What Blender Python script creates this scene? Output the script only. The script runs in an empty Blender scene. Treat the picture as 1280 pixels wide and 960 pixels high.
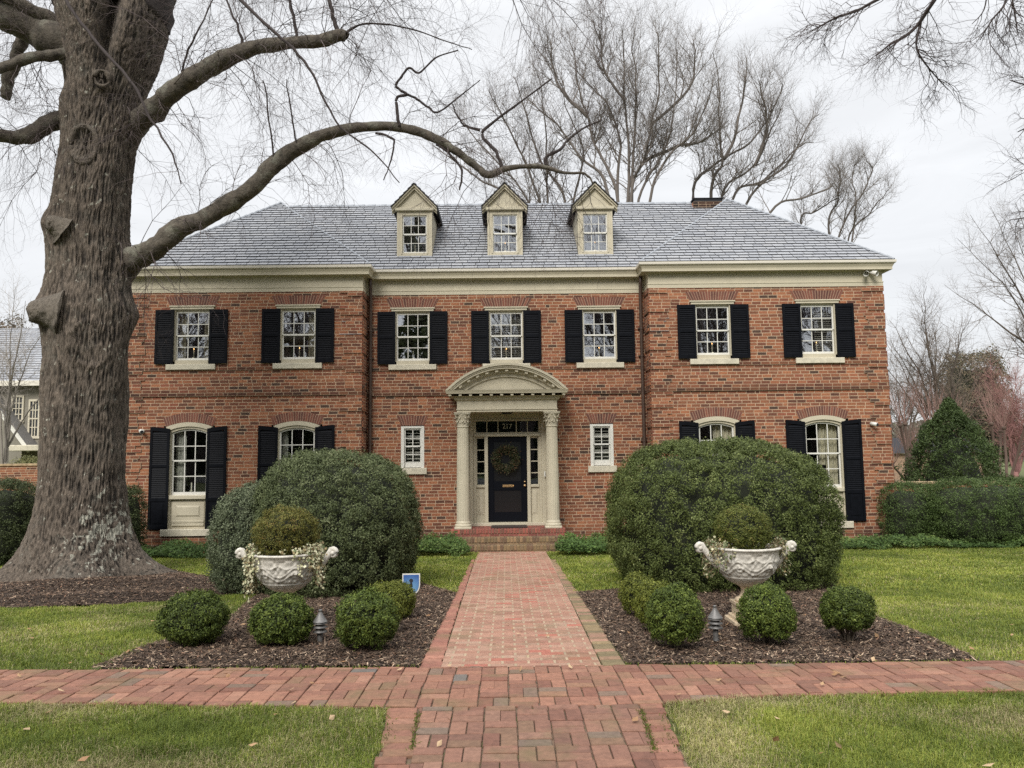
import bpy, math, random
import numpy as np
from math import sin, cos, pi, sqrt, radians
random.seed(7); rng = np.random.default_rng(7)
SC = bpy.context.scene; COL = SC.collection

# ---------------------------------------------------------------- camera
F = 950.; PITCH = radians(5.2); YAW = radians(.5); ROLL = radians(.66); EYE = 1.65
CAM = np.array([0, 0, EYE])
fw = np.array([sin(YAW)*cos(PITCH), cos(YAW)*cos(PITCH), sin(PITCH)])
r0 = np.array([cos(YAW), -sin(YAW), 0.]); u0 = np.cross(r0, fw)
cr = r0*cos(ROLL)-u0*sin(ROLL); cu = r0*sin(ROLL)+u0*cos(ROLL)
def ray(px, py): return fw+cr*(px-640)/F-cu*(py-480)/F
def P(px, py, Y): d = ray(px, py); return CAM+d*Y/d[1]
SL = .04
def gz(y):
    if isinstance(y, float): return -SL*(min(max(y, 5.5), 17.2)-5.5)
    y = np.asarray(y, float)
    return -SL*(np.clip(y, 5.5, 17.2)-5.5)
def G(px, py):
    d = ray(px, py); t = -EYE/d[2]
    if t*d[1] > 5.5 or t < 0:
        t = (EYE-SL*5.5)/(-SL*d[1]-d[2])
        if t < 0 or t*d[1] > 17.2: t = (EYE+SL*11.7)/(-d[2])
    return CAM+d*t
cam = bpy.data.cameras.new('camera'); cam_o = bpy.data.objects.new('camera', cam); COL.objects.link(cam_o)
cam.sensor_width = 36; cam.lens = F/1280*36; cam.clip_end = 3000; cam.clip_start = .05
from mathutils import Matrix, Vector, Euler
M = Matrix(((cr[0], cu[0], -fw[0], 0), (cr[1], cu[1], -fw[1], 0), (cr[2], cu[2], -fw[2], EYE), (0, 0, 0, 1)))
cam_o.matrix_world = M; SC.camera = cam_o

# ---------------------------------------------------------------- noise
def _h(ix, iy, iz):
    n = (ix.astype(np.int64)*374761393+iy.astype(np.int64)*668265263+iz.astype(np.int64)*2147483647) & 0xffffffff
    n = ((n ^ (n >> 13))*1274126177) & 0xffffffff
    n = n ^ (n >> 16)
    return (n & 0xffffff)/float(0xffffff)
def noise(p):
    p = np.asarray(p, float); i = np.floor(p); f = p-i; f = f*f*(3-2*f); i = i.astype(np.int64)
    x, y, z = i[..., 0], i[..., 1], i[..., 2]; a, b, c = f[..., 0], f[..., 1], f[..., 2]
    def L(u, v, t): return u+(v-u)*t
    return L(L(L(_h(x, y, z), _h(x+1, y, z), a), L(_h(x, y+1, z), _h(x+1, y+1, z), a), b),
             L(L(_h(x, y, z+1), _h(x+1, y, z+1), a), L(_h(x, y+1, z+1), _h(x+1, y+1, z+1), a), b), c)*2-1
def fbm(p, o=3):
    s = 0; a = 1; p = np.asarray(p, float)
    for k in range(o): s = s+a*noise(p*(2**k)+k*17.3); a *= .5
    return s

# ---------------------------------------------------------------- mesh builder
class MB:
    def __init__(s): s.v = []; s.n = 0; s.li = []; s.lt = []; s.c = []; s.mi = []; s.pend = {}
    def add(s, V, faces, col=None, mi=0):
        """faces: 2D int array (uniform) or list of such arrays; col: one rgb, or per face"""
        V = np.asarray(V, float).reshape(-1, 3)
        if not isinstance(faces, list) or (faces and isinstance(faces[0], list)): faces = [faces]
        off = 0
        for Fa in faces:
            Fa = np.asarray(Fa, int)
            if Fa.ndim == 1: Fa = Fa[None]
            s.li.append((Fa+s.n).ravel()); s.lt.append(np.full(len(Fa), Fa.shape[1], int))
            c = np.asarray((.5, .5, .5) if col is None else col, float)
            if c.ndim == 1: c = np.tile(c[:3], (len(Fa), 1))
            else: c = c[off:off+len(Fa)]
            off += len(Fa)
            s.c.append(c); s.mi.append(np.full(len(Fa), mi, int))
        s.v.append(V); s.n += len(V)
    def box(s, x0, x1, y0, y1, z0, z1, col=None, mi=0):
        V = [(x, y, z) for z in (z0, z1) for y in (y0, y1) for x in (x0, x1)]
        s.add(V, [[0, 2, 3, 1], [4, 5, 7, 6], [0, 1, 5, 4], [2, 6, 7, 3], [0, 4, 6, 2], [1, 3, 7, 5]], col, mi) if False else \
            s.add(V, np.array([[0, 2, 3, 1], [4, 5, 7, 6], [0, 1, 5, 4], [2, 6, 7, 3], [0, 4, 6, 2], [1, 3, 7, 5]]), col, mi)
    def bbox(s, x0, x1, y0, y1, z0, z1, b=.006, col=None, mi=0):
        """box with its front (-y) edges bevelled"""
        V = [(x0+b, y0, z0+b), (x1-b, y0, z0+b), (x1-b, y0, z1-b), (x0+b, y0, z1-b),
             (x0, y0+b, z0), (x1, y0+b, z0), (x1, y0+b, z1), (x0, y0+b, z1),
             (x0, y1, z0), (x1, y1, z0), (x1, y1, z1), (x0, y1, z1)]
        s.add(V, np.array([[0, 1, 2, 3], [0, 4, 5, 1], [1, 5, 6, 2], [2, 6, 7, 3], [3, 7, 4, 0],
                           [4, 8, 9, 5], [5, 9, 10, 6], [6, 10, 11, 7], [7, 11, 8, 4], [11, 10, 9, 8]]), col, mi)
    def prism(s, pts, axis, a0, a1, col=None, mi=0):
        """extrude a 2D outline along an axis; outline coords are the two remaining axes in x,y,z order"""
        n = len(pts); V = []
        for a in (a0, a1):
            for p in pts:
                q = [p[0], p[1]]; q.insert(axis, a); V.append(q)
        side = [[i, (i+1) % n, n+(i+1) % n, n+i] for i in range(n)]
        s.add(V, [np.array([list(range(n-1, -1, -1)), list(range(n, 2*n))]), np.array(side)], col, mi)
    def band(s, inner, outer, axis, a0, a1, col=None, mi=0):
        """solid strip between two polylines of equal length, extruded along an axis"""
        n = len(inner); V = []
        for a in (a0, a1):
            for pl in (inner, outer):
                for p in pl: q = [p[0], p[1]]; q.insert(axis, a); V.append(q)
        f = []
        for i in range(n-1):
            f += [[i, i+1, n+i+1, n+i], [2*n+i+1, 2*n+i, 3*n+i, 3*n+i+1], [i+1, i, 2*n+i, 2*n+i+1], [n+i, n+i+1, 3*n+i+1, 3*n+i]]
        f += [[0, n, 3*n, 2*n], [n-1, 3*n-1, 4*n-1, 2*n-1]]
        s.add(V, np.array(f), col, mi)
    def tube(s, pts, rad, k=6, col=None, mi=0, cap=False):
        pts = np.asarray(pts, float); n = len(pts)
        rad = np.broadcast_to(np.asarray(rad, float), (n,))
        t = np.gradient(pts, axis=0); t /= (np.linalg.norm(t, axis=1)[:, None]+1e-9)
        ref = np.array([0, 0, 1.]) if abs(t[:, 2]).mean() < .8 else np.array([1., 0, 0])
        a = np.cross(t, ref); a /= (np.linalg.norm(a, axis=1)[:, None]+1e-9); b = np.cross(t, a)
        th = np.arange(k)*2*pi/k
        V = pts[:, None]+rad[:, None, None]*(a[:, None]*np.cos(th)[None, :, None]+b[:, None]*np.sin(th)[None, :, None])
        i = np.arange(n-1)[:, None]*k; j = np.arange(k)[None]
        Fa = np.stack([i+j, i+(j+1) % k, i+k+(j+1) % k, i+k+j], -1).reshape(-1, 4)
        fs = [Fa]
        if cap: fs.append(np.array([list(range(k))[::-1]])); fs.append(np.array([[(n-1)*k+q for q in range(k)]]))
        s.add(V.reshape(-1, 3), fs, col, mi)
    def strand(s, pts, ra, rb, k, col):
        """a thin tube, built later together with all others of its length"""
        q = s.pend.setdefault((len(pts), k), ([], [], [], [])); q[0].append(pts); q[1].append(ra); q[2].append(rb); q[3].append(col)
    def flush(s):
        for (n, k), (P_, ra, rb, co) in s.pend.items():
            pts = np.array(P_, float); m_ = len(pts); f = np.linspace(0, 1, n)[None]; rad = np.array(ra)[:, None]*(1-f)+np.array(rb)[:, None]*f
            t = np.gradient(pts, axis=1); t /= (np.linalg.norm(t, axis=2)[..., None]+1e-9)
            ref = np.where((abs(t[:, :, 2]).mean(1) < .8)[:, None, None], np.array([0, 0, 1.]), np.array([1., 0, 0]))
            a = np.cross(t, ref); a /= (np.linalg.norm(a, axis=2)[..., None]+1e-9); b = np.cross(t, a); th = np.arange(k)*2*pi/k
            V = pts[:, :, None]+rad[:, :, None, None]*(a[:, :, None]*np.cos(th)[None, None, :, None]+b[:, :, None]*np.sin(th)[None, None, :, None])
            i = np.arange(n-1)[:, None]*k; j = np.arange(k)[None]; Fa = np.stack([i+j, i+(j+1) % k, i+k+(j+1) % k, i+k+j], -1).reshape(-1, 4)
            Fs = (np.arange(m_)[:, None, None]*n*k+Fa[None]).reshape(-1, 4); s.add(V.reshape(-1, 3), Fs, np.repeat(np.array(co), len(Fa), 0))
        s.pend = {}
    def grid(s, V, closed_u=False, col=None, mi=0, colf=None):
        """V: (m,n,3) grid"""
        m, n = V.shape[:2]; i = np.arange(m-1)[:, None]
        j = np.arange(n if closed_u else n-1)[None]
        Fa = np.stack([i*n+j, i*n+(j+1) % n, (i+1)*n+(j+1) % n, (i+1)*n+j], -1).reshape(-1, 4)
        s.add(V.reshape(-1, 3), Fa, colf if colf is not None else col, mi)
    def lathe(s, prof, c, k=32, col=None, mi=0, mod=None):
        prof = np.asarray(prof, float); th = np.arange(k)*2*pi/k
        R = np.repeat(prof[:, 0][:, None], k, 1); Z = np.repeat(prof[:, 1][:, None], k, 1)
        if mod is not None: R = R+mod(th[None, :]+0*R, Z, R)
        V = np.stack([c[0]+R*np.cos(th), c[1]+R*np.sin(th), c[2]+Z], -1)
        s.grid(V, True, col, mi)
    def build(s, name, mat, parent=None, smooth=False, loc=(0, 0, 0)):
        me = bpy.data.meshes.new(name)
        if parent is not None:
            o0 = np.zeros(3); q = parent
            while q is not None: o0 += np.array(q.location); q = q.parent
        else: o0 = np.array(loc, float)
        s.flush()
        if s.n:
            V = np.concatenate(s.v)-o0; li = np.concatenate(s.li).astype(np.int32); lt = np.concatenate(s.lt)
            me.vertices.add(len(V)); me.vertices.foreach_set('co', V.ravel().astype(np.float32))
            me.loops.add(len(li)); me.loops.foreach_set('vertex_index', li)
            me.polygons.add(len(lt)); ls = np.concatenate([[0], np.cumsum(lt)[:-1]]).astype(np.int32)
            me.polygons.foreach_set('loop_start', ls)
            me.polygons.foreach_set('material_index', np.concatenate(s.mi).astype(np.int32))
            me.polygons.foreach_set('use_smooth', np.full(len(lt), bool(smooth)))
            me.update(calc_edges=True)
            c = np.concatenate(s.c); at = me.attributes.new('Col', 'FLOAT_COLOR', 'FACE')
            at.data.foreach_set('color', np.concatenate([c, np.ones((len(c), 1))], 1).ravel().astype(np.float32))
        for m in (mat if isinstance(mat, (list, tuple)) else [mat]): me.materials.append(m)
        o = bpy.data.objects.new(name, me); COL.objects.link(o)
        if parent is not None: o.parent = parent
        else: o.location = loc
        return o
def tag(o, label=None, cat=None, group=None, kind=None):
    if label: o['label'] = label
    if cat: o['category'] = cat
    if group: o['group'] = group
    if kind: o['kind'] = kind
    return o
def empty(name, loc, label=None, cat=None, group=None):
    o = bpy.data.objects.new(name, None); COL.objects.link(o); o.location = tuple(loc); o.empty_display_size = .2
    return tag(o, label, cat, group)
def copy_tree(o, parent=None):
    c = o.copy(); COL.objects.link(c); c.parent = parent
    for ch in list(o.children): copy_tree(ch, c)
    return c

# ---------------------------------------------------------------- materials
def mat(name, base=None, rough=.7, spec=.5, attr=False, nscale=None, namt=.15, bump=0., bscale=30., bdist=.01, vec='Object',
        stretch=(1, 1, 1), extra=None, metallic=0., coat=0., trans=0.):
    m = bpy.data.materials.new(name); m.use_nodes = True; nt = m.node_tree; N = nt.nodes; L = nt.links
    b = N['Principled BSDF']; b.inputs['Roughness'].default_value = rough; b.inputs['Specular IOR Level'].default_value = spec
    b.inputs['Metallic'].default_value = metallic; b.inputs['Coat Weight'].default_value = coat
    tc = N.new('ShaderNodeTexCoord'); mp = N.new('ShaderNodeMapping'); mp.inputs['Scale'].default_value = stretch
    L.new(tc.outputs[vec], mp.inputs['Vector'])
    if attr:
        a = N.new('ShaderNodeAttribute'); a.attribute_name = 'Col'; src = a.outputs['Color']
        if base is not None:
            x = N.new('ShaderNodeMix'); x.data_type = 'RGBA'; x.blend_type = 'MULTIPLY'; x.inputs[0].default_value = 1
            L.new(src, x.inputs[6]); x.inputs[7].default_value = (*base, 1); src = x.outputs[2]
    else:
        c = N.new('ShaderNodeRGB'); c.outputs[0].default_value = (*base, 1); src = c.outputs[0]
    if nscale:
        n = N.new('ShaderNodeTexNoise'); n.inputs['Scale'].default_value = nscale; n.inputs['Detail'].default_value = 5
        n.inputs['Roughness'].default_value = .62
        L.new(mp.outputs[0], n.inputs['Vector'])
        r = N.new('ShaderNodeMapRange'); r.inputs[1].default_value = .3; r.inputs[2].default_value = .7
        r.inputs[3].default_value = 1-namt; r.inputs[4].default_value = 1+namt
        L.new(n.outputs['Fac'], r.inputs[0])
        x = N.new('ShaderNodeMix'); x.data_type = 'RGBA'; x.blend_type = 'MULTIPLY'; x.inputs[0].default_value = 1
        x.clamp_factor = False
        L.new(src, x.inputs[6]); L.new(r.outputs[0], x.inputs[7]); src = x.outputs[2]
    if extra: src = extra(nt, N, L, mp, src, b)
    L.new(src, b.inputs['Base Color'])
    if bump:
        n = N.new('ShaderNodeTexNoise'); n.inputs['Scale'].default_value = bscale; n.inputs['Detail'].default_value = 4
        L.new(mp.outputs[0], n.inputs['Vector'])
        bu = N.new('ShaderNodeBump'); bu.inputs['Strength'].default_value = bump; bu.inputs['Distance'].default_value = bdist
        L.new(n.outputs['Fac'], bu.inputs['Height']); L.new(bu.outputs[0], b.inputs['Normal'])
    if trans:
        t = N.new('ShaderNodeBsdfTranslucent'); L.new(src, t.inputs[0]); mx = N.new('ShaderNodeMixShader'); mx.inputs[0].default_value = trans
        L.new(b.outputs[0], mx.inputs[1]); L.new(t.outputs[0], mx.inputs[2]); L.new(mx.outputs[0], N['Material Output'].inputs[0])
    return m
def stain(col, scale, lo, hi, amt=1., seedv=(0, 0, 0)):
    """patches of another colour (moss, lichen, dirt) with a shape of their own"""
    def fn(nt, N, L, mp, src, b):
        n = N.new('ShaderNodeTexNoise'); n.inputs['Scale'].default_value = scale; n.inputs['Detail'].default_value = 6
        n.inputs['Roughness'].default_value = .65
        ad = N.new('ShaderNodeVectorMath'); ad.inputs[1].default_value = seedv; L.new(mp.outputs[0], ad.inputs[0]); L.new(ad.outputs[0], n.inputs['Vector'])
        r = N.new('ShaderNodeMapRange'); r.inputs[1].default_value = lo; r.inputs[2].default_value = hi; r.inputs[4].default_value = amt
        L.new(n.outputs['Fac'], r.inputs[0])
        x = N.new('ShaderNodeMix'); x.data_type = 'RGBA'; L.new(r.outputs[0], x.inputs[0]); L.new(src, x.inputs[6]); x.inputs[7].default_value = (*col, 1)
        return x.outputs[2]
    return fn
MAT = {}
MAT['brick'] = mat('brick', attr=True, rough=.9, nscale=28, namt=.28, bump=.5, bscale=90, bdist=.004, extra=stain((.10, .075, .06), 1.1, .56, .78, .35))
MAT['paver'] = mat('paver_brick', attr=True, rough=.85, nscale=24, namt=.22, bump=.5, bscale=70, bdist=.004, extra=stain((.12, .105, .045), 1.8, .52, .72, .6))
MAT['paving_sand'] = mat('paving_sand', (.30, .22, .13), rough=1, nscale=9, namt=.45)
MAT['mortar'] = mat('mortar', attr=True, rough=.95, nscale=12, namt=.2)
MAT['cream'] = mat('cream_paint', (.46, .418, .315), rough=.6, spec=.3, nscale=3, namt=.06, extra=stain((.30, .28, .19), 2.3, .62, .85, .25))
MAT['white'] = mat('white_paint', (.62, .61, .56), rough=.45, nscale=5, namt=.05)
MAT['gutter'] = mat('gutter_paint', (.62, .58, .50), rough=.35, nscale=2, namt=.1, stretch=(.4, 1, 1))
MAT['stone'] = mat('sill_stone', (.50, .46, .36), rough=.8, nscale=9, namt=.18, bump=.2, bscale=60)
MAT['shutter'] = mat('shutter_paint', (.0045, .0052, .0075), rough=.5, spec=.08, nscale=10, namt=.3)
MAT['door'] = mat('door_paint', (.005, .006, .009), rough=.3, spec=.12)
MAT['pipe'] = mat('downspout_paint', (.055, .032, .022), rough=.5, nscale=6, namt=.3)
MAT['slate'] = mat('slate', attr=True, rough=.5, spec=.3, nscale=14, namt=.06, bump=.15, bscale=30)
MAT['felt'] = mat('roof_underlay', (.02, .02, .024), rough=.9)
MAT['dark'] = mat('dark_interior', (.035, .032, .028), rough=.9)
MAT['curtain'] = mat('curtain', (.60, .54, .40), rough=.9, nscale=12, namt=.15)
MAT['lace'] = mat('patterned_curtain', (.40, .39, .34), rough=.9, nscale=26, namt=.6)
MAT['blind'] = mat('blind_slats', (.52, .49, .43), rough=.6)
MAT['brass'] = mat('brass', (.75, .52, .28), rough=.3, metallic=.9)
MAT['metal'] = mat('grey_metal', (.16, .155, .15), rough=.5, metallic=.3, nscale=30, namt=.3)
MAT['bark'] = None
MAT['urn'] = mat('urn_stone', (.56, .53, .47), rough=.85, nscale=22, namt=.25, bump=.3, bscale=80, extra=stain((.20, .17, .12), 6, .5, .72, .55))
MAT['pedestal'] = mat('pedestal_stone', (.50, .40, .28), rough=.85, nscale=16, namt=.22, bump=.3, bscale=60)
MAT['leaf'] = mat('leaf', attr=True, rough=.55, spec=.22, trans=.15)
MAT['grass'] = mat('grass_blade', attr=True, rough=.6, spec=.3, trans=.3)
MAT['twig'] = mat('twig_bark', attr=True, rough=.9)
MAT['chip'] = mat('mulch_chip', attr=True, rough=.9)
MAT['mulch'] = mat('mulch_soil', (.042, .027, .018), rough=1, nscale=30, namt=.6, bump=1, bscale=60, bdist=.03)
MAT['soil'] = mat('lawn_soil', (.085, .10, .03), rough=1, nscale=1.3, namt=.25, bump=.6, bscale=50, bdist=.02, extra=stain((.11, .095, .05), 14, .55, .75, .6))
MAT['asphalt'] = mat('asphalt', (.05, .05, .05), rough=.9, nscale=30, namt=.2)
MAT['candle'] = mat('candle', (.8, .75, .6), rough=.6)
def emit(name, col, st):
    m = bpy.data.materials.new(name); m.use_nodes = True; b = m.node_tree.nodes['Principled BSDF']
    b.inputs['Base Color'].default_value = (*col, 1); b.inputs['Emission Color'].default_value = (*col, 1); b.inputs['Emission Strength'].default_value = st
    return m
MAT['flame'] = emit('candle_bulb', (1, .55, .22), 2.5)
def glass(name, refl, tint=(.9, .93, .92), wav=.0006):
    m = bpy.data.materials.new(name); m.use_nodes = True; nt = m.node_tree; N = nt.nodes; L = nt.links; N.remove(N['Principled BSDF'])
    t = N.new('ShaderNodeBsdfTransparent'); t.inputs[0].default_value = (*tint, 1)
    g = N.new('ShaderNodeBsdfGlossy'); g.inputs['Roughness'].default_value = .015; g.inputs[0].default_value = (.95, .97, 1, 1)
    lw = N.new('ShaderNodeLayerWeight'); lw.inputs[0].default_value = .25
    mr = N.new('ShaderNodeMapRange'); mr.inputs[3].default_value = refl; mr.inputs[4].default_value = 1; L.new(lw.outputs['Fresnel'], mr.inputs[0])
    mx = N.new('ShaderNodeMixShader'); L.new(mr.outputs[0], mx.inputs[0]); L.new(t.outputs[0], mx.inputs[1]); L.new(g.outputs[0], mx.inputs[2])
    tc = N.new('ShaderNodeTexCoord'); n = N.new('ShaderNodeTexNoise'); n.inputs['Scale'].default_value = 3.5; n.inputs['Detail'].default_value = 1
    L.new(tc.outputs['Object'], n.inputs['Vector']); bu = N.new('ShaderNodeBump'); bu.inputs['Distance'].default_value = wav; bu.inputs['Strength'].default_value = 1
    L.new(n.outputs['Fac'], bu.inputs['Height']); L.new(bu.outputs[0], g.inputs['Normal'])
    L.new(mx.outputs[0], N['Material Output'].inputs[0]); return m
MAT['glass'] = glass('window_glass', .40)
MAT['glass_low'] = glass('lower_window_glass', .07)

# ---------------------------------------------------------------- world + light
EXPO = 1.0
w = bpy.data.worlds.new('World'); SC.world = w; w.use_nodes = True; nt = w.node_tree; N = nt.nodes; L = nt.links
bg = N['Background']; bg.inputs[1].default_value = .1
sky = N.new('ShaderNodeTexSky'); sky.sky_type = 'NISHITA'; sky.sun_disc = False
SUN_EL, SUN_AZ = radians(40), radians(200)   # azimuth from +Y, clockwise: behind the camera, a little to its left
sky.sun_elevation = SUN_EL; sky.sun_rotation = SUN_AZ
tc = N.new('ShaderNodeTexCoord'); sp = N.new('ShaderNodeSeparateXYZ'); L.new(tc.outputs['Generated'], sp.inputs[0])
rp = N.new('ShaderNodeValToRGB'); e = rp.color_ramp.elements
e[0].position = 0; e[0].color = (4.2/12, 4.27/12, 4.37/12, 1); e[1].position = 1; e[1].color = (1, 1, 1, 1)
q = e.new(.52); q.color = (4.75/12, 4.82/12, 4.92/12, 1)
L.new(sp.outputs['Z'], rp.inputs[0])
mp = N.new('ShaderNodeMapping'); mp.inputs['Scale'].default_value = (1.6, 1.6, 7); mp.inputs['Rotation'].default_value = (0, .12, .3); L.new(tc.outputs['Generated'], mp.inputs[0])
n1 = N.new('ShaderNodeTexNoise'); n1.inputs['Scale'].default_value = 2.2; n1.inputs['Detail'].default_value = 7; n1.inputs['Roughness'].default_value = .55; n1.inputs['Distortion'].default_value = .6
L.new(mp.outputs[0], n1.inputs['Vector'])
mr = N.new('ShaderNodeMapRange'); mr.inputs[1].default_value = .3; mr.inputs[2].default_value = .7; mr.inputs[3].default_value = 12*.95; mr.inputs[4].default_value = 12*1.12
L.new(n1.outputs['Fac'], mr.inputs[0])
ml = N.new('ShaderNodeVectorMath'); ml.operation = 'SCALE'; L.new(rp.outputs[0], ml.inputs[0]); L.new(mr.outputs[0], ml.inputs['Scale'])
mx = N.new('ShaderNodeMix'); mx.data_type = 'RGBA'; mx.inputs[0].default_value = .96; L.new(sky.outputs[0], mx.inputs[6]); L.new(ml.outputs[0], mx.inputs[7])
L.new(mx.outputs[2], bg.inputs[0])
sl = bpy.data.lights.new('sun', 'SUN'); sl.energy = 1.8; sl.angle = radians(25); sl.color = (1, .96, .9)
so = bpy.data.objects.new('sun', sl); COL.objects.link(so)
sd = Vector((sin(SUN_AZ)*cos(SUN_EL), cos(SUN_AZ)*cos(SUN_EL), sin(SUN_EL)))
so.rotation_euler = sd.to_track_quat('Z', 'Y').to_euler(); so.location = (0, -5, 30)
vs = SC.view_settings; vs.view_transform = 'Standard'; vs.look = 'None'; vs.gamma = 1; vs.exposure = EXPO; vs.use_curve_mapping = False
SC.cycles.use_denoising = False; SC.cycles.use_adaptive_sampling = False; SC.cycles.sample_clamp_indirect = 4; SC.cycles.max_bounces = 8; SC.cycles.transparent_max_bounces = 16
# ================================================================ HOUSE
HX = .03; YW = 17.3; YC = 17.8; CH = .0737; Z0 = -.52; ZT = 5.42; XO = 8.75; XI = 3.3
house = empty('brick_house', (HX, YW, -.47), 'large two-storey red brick house with black shutters, slate roof and three dormers', 'house')
BR = np.array([(.33, .150, .085), (.27, .118, .068), (.23, .100, .060), (.30, .130, .078), (.21, .088, .055), (.165, .070, .046), (.12, .056, .040), (.25, .095, .062), (.075, .048, .038)])
BRP = np.array([.17, .17, .15, .13, .12, .10, .07, .05, .04])
def brick_col(n=1, pal=BR, p=BRP, dark=1.): return pal[rng.choice(len(pal), n, p=p)]*rng.uniform(.85, 1.15, (n, 1))*dark*np.array((.82, .705, .585))
MORT = np.array((.43, .31, .21))
def subtract(segs, a, b):
    out = []
    for s, e in segs:
        if b <= s or a >= e: out.append((s, e)); continue
        if a > s: out.append((s, a))
        if b < e: out.append((b, e))
    return out
def wall(bb, mm, O, U, Nn, u0, u1, z0, z1, opens=(), proud=None, start=0):
    O = np.array(O, float); U = np.array(U, float); Nn = np.array(Nn, float); Z = np.array((0, 0, 1.))
    rows = int((z1-z0)/CH+.5); g = .0145
    for r in range(rows):
        za = z0+r*CH; zb = min(za+CH, z1); zc = (za+zb)/2
        segs = [(u0, u1)]
        for op in opens:
            iv = op(zc)
            if iv: segs = subtract(segs, *iv)
        u = u0-rng.uniform(0, .1)-(r % 2)*.105; cells = []
        while u < u1:
            l = .21 if rng.random() > .13 else .105
            cells.append((u, u+l)); u += l
        for a, b in cells:
            for s, e in segs:
                x0, x1 = max(a, s), min(b, e)
                if x1-x0 < .02: continue
                pr, dk = proud((x0+x1)/2, zc, r) if proud else (0, 1)
                pr += rng.uniform(-.0015, .0015)
                j = rng.uniform(-.0018, .0018, 4)
                xa, xb = x0+g/2*(a >= s), x1-g/2*(b <= e)
                q = [(xa, za+g/2+j[0]), (xb, za+g/2+j[1]), (xb, zb-g/2+j[2]), (xa, zb-g/2+j[3])]
                V = [O+U*p+Z*h+Nn*pr for p, h in q]+[O+U*p+Z*h-Nn*.03 for p, h in q]
                bb.add(V, np.array([[0, 1, 2, 3], [0, 4, 5, 1], [1, 5, 6, 2], [2, 6, 7, 3], [3, 7, 4, 0]]), brick_col(1, dark=dk)[0])
                V = [O+U*p+Z*h+Nn*(pr-.0015) for p, h in ((x0, za), (x1, za), (x1, zb), (x0, zb))]
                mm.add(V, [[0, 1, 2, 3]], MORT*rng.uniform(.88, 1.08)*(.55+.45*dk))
def rect_open(x0, x1, z0, z1): return lambda z: (x0, x1) if z0-.01 < z < z1+.01 else None
def arch_open(cx, hw, z0, zs, zc):
    s = zc-zs; R = (hw*hw+s*s)/(2*s)
    def f(z):
        if z < z0 or z > zc+.03: return None
        if z <= zs: return (cx-hw, cx+hw)
        h = sqrt(max(R*R-(z-.03-zc+R)**2, 0)); return (cx-h, cx+h) if h > .05 else None
    return f
UPW = [-7.2, -4.77, 4.77, 7.2]; UPC = [-2.21, 0, 2.21]; LOW = UPW; SMX = [-2.21, 2.21]
opW, opC = [], []
for x in UPW:
    opW += [rect_open(x-.43, x+.43, 3.75, 5.09), arch_open(x, .53, -.05, 2.31, 2.43)]
for x in UPC: opC.append(rect_open(x-.43, x+.43, 3.75, 5.09))
for x in SMX: opC.append(rect_open(x-.27, x+.27, 1.30, 2.31))
opC.append(rect_open(-.95, .95, -.1, 2.6))
def proudW(x0, x1):
    def f(u, z, r):
        pr, dk = base_proud(z)
        if (abs(u-x0) < .43 or abs(u-x1) < .43) and z > -.1 and pr == 0:
            if r % 6: pr = .024
            else: dk = .75  # recessed course coloured darker, standing in for the shadow below each quoin block
        return pr, dk
    return f
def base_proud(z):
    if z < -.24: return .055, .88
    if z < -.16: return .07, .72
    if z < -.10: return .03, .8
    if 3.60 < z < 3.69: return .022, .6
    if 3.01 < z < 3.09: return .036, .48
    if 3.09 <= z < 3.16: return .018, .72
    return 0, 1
bb, mm = MB(), MB()
for sx in (-1, 1):
    a, b = sorted((sx*XI, sx*XO))
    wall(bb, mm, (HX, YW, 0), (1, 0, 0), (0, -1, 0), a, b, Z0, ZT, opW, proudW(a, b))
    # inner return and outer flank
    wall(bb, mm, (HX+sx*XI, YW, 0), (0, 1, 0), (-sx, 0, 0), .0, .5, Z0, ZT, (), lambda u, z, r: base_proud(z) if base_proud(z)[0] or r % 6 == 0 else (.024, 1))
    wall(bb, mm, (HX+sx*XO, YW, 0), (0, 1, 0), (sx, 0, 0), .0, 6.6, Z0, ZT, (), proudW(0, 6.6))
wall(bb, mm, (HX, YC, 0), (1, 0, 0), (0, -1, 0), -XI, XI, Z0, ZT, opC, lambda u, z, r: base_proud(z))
wl = bb.build('wall', MAT['brick'], house); mm.build('mortar', MAT['mortar'], wl)
rw = MB(); rw.box(HX-XO, HX+XO, 23.86, 23.9, Z0, ZT, (.3, .1, .05)); rw.build('wall', MAT['brick'], house)

# ---- arches over the openings
def seg_arc(cx, hw, zs, zc, n):
    s = zc-zs; R = (hw*hw+s*s)/(2*s); a = math.asin(hw/R)
    return [(cx+R*sin(t), zc-R+R*cos(t)) for t in np.linspace(-a, a, n)]
ARC = np.array([(.145, .052, .036), (.12, .045, .033), (.165, .058, .038), (.10, .04, .031)])
def brick_arch(y, inner, outer, name='brick_arch'):
    m, k = MB(), MB(); n = len(inner)
    for i in range(n-1):
        g = .15
        def lp(p, q, t): return (p[0]+(q[0]-p[0])*t, p[1]+(q[1]-p[1])*t)
        q = [lp(inner[i], inner[i+1], g), lp(inner[i], inner[i+1], 1-g), lp(outer[i], outer[i+1], 1-g), lp(outer[i], outer[i+1], g)]
        m.prism(q, 1, y-.010+rng.uniform(-.002, .002), y+.05, ARC[rng.integers(4)]*rng.uniform(.85, 1.15))
    k.band(inner, outer, 1, y-.008, y+.04, (.27, .17, .115))
    o = m.build(name, MAT['brick'], house); k.build('mortar', MAT['mortar'], o)
for x, y in [(x, YW) for x in UPW]+[(x, YC) for x in UPC]:
    n = 20; t = np.linspace(-1, 1, n)
    brick_arch(y, [(HX+x+.52*q, 5.12) for q in t], [(HX+x+.625*q, 5.325) for q in t])
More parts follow.
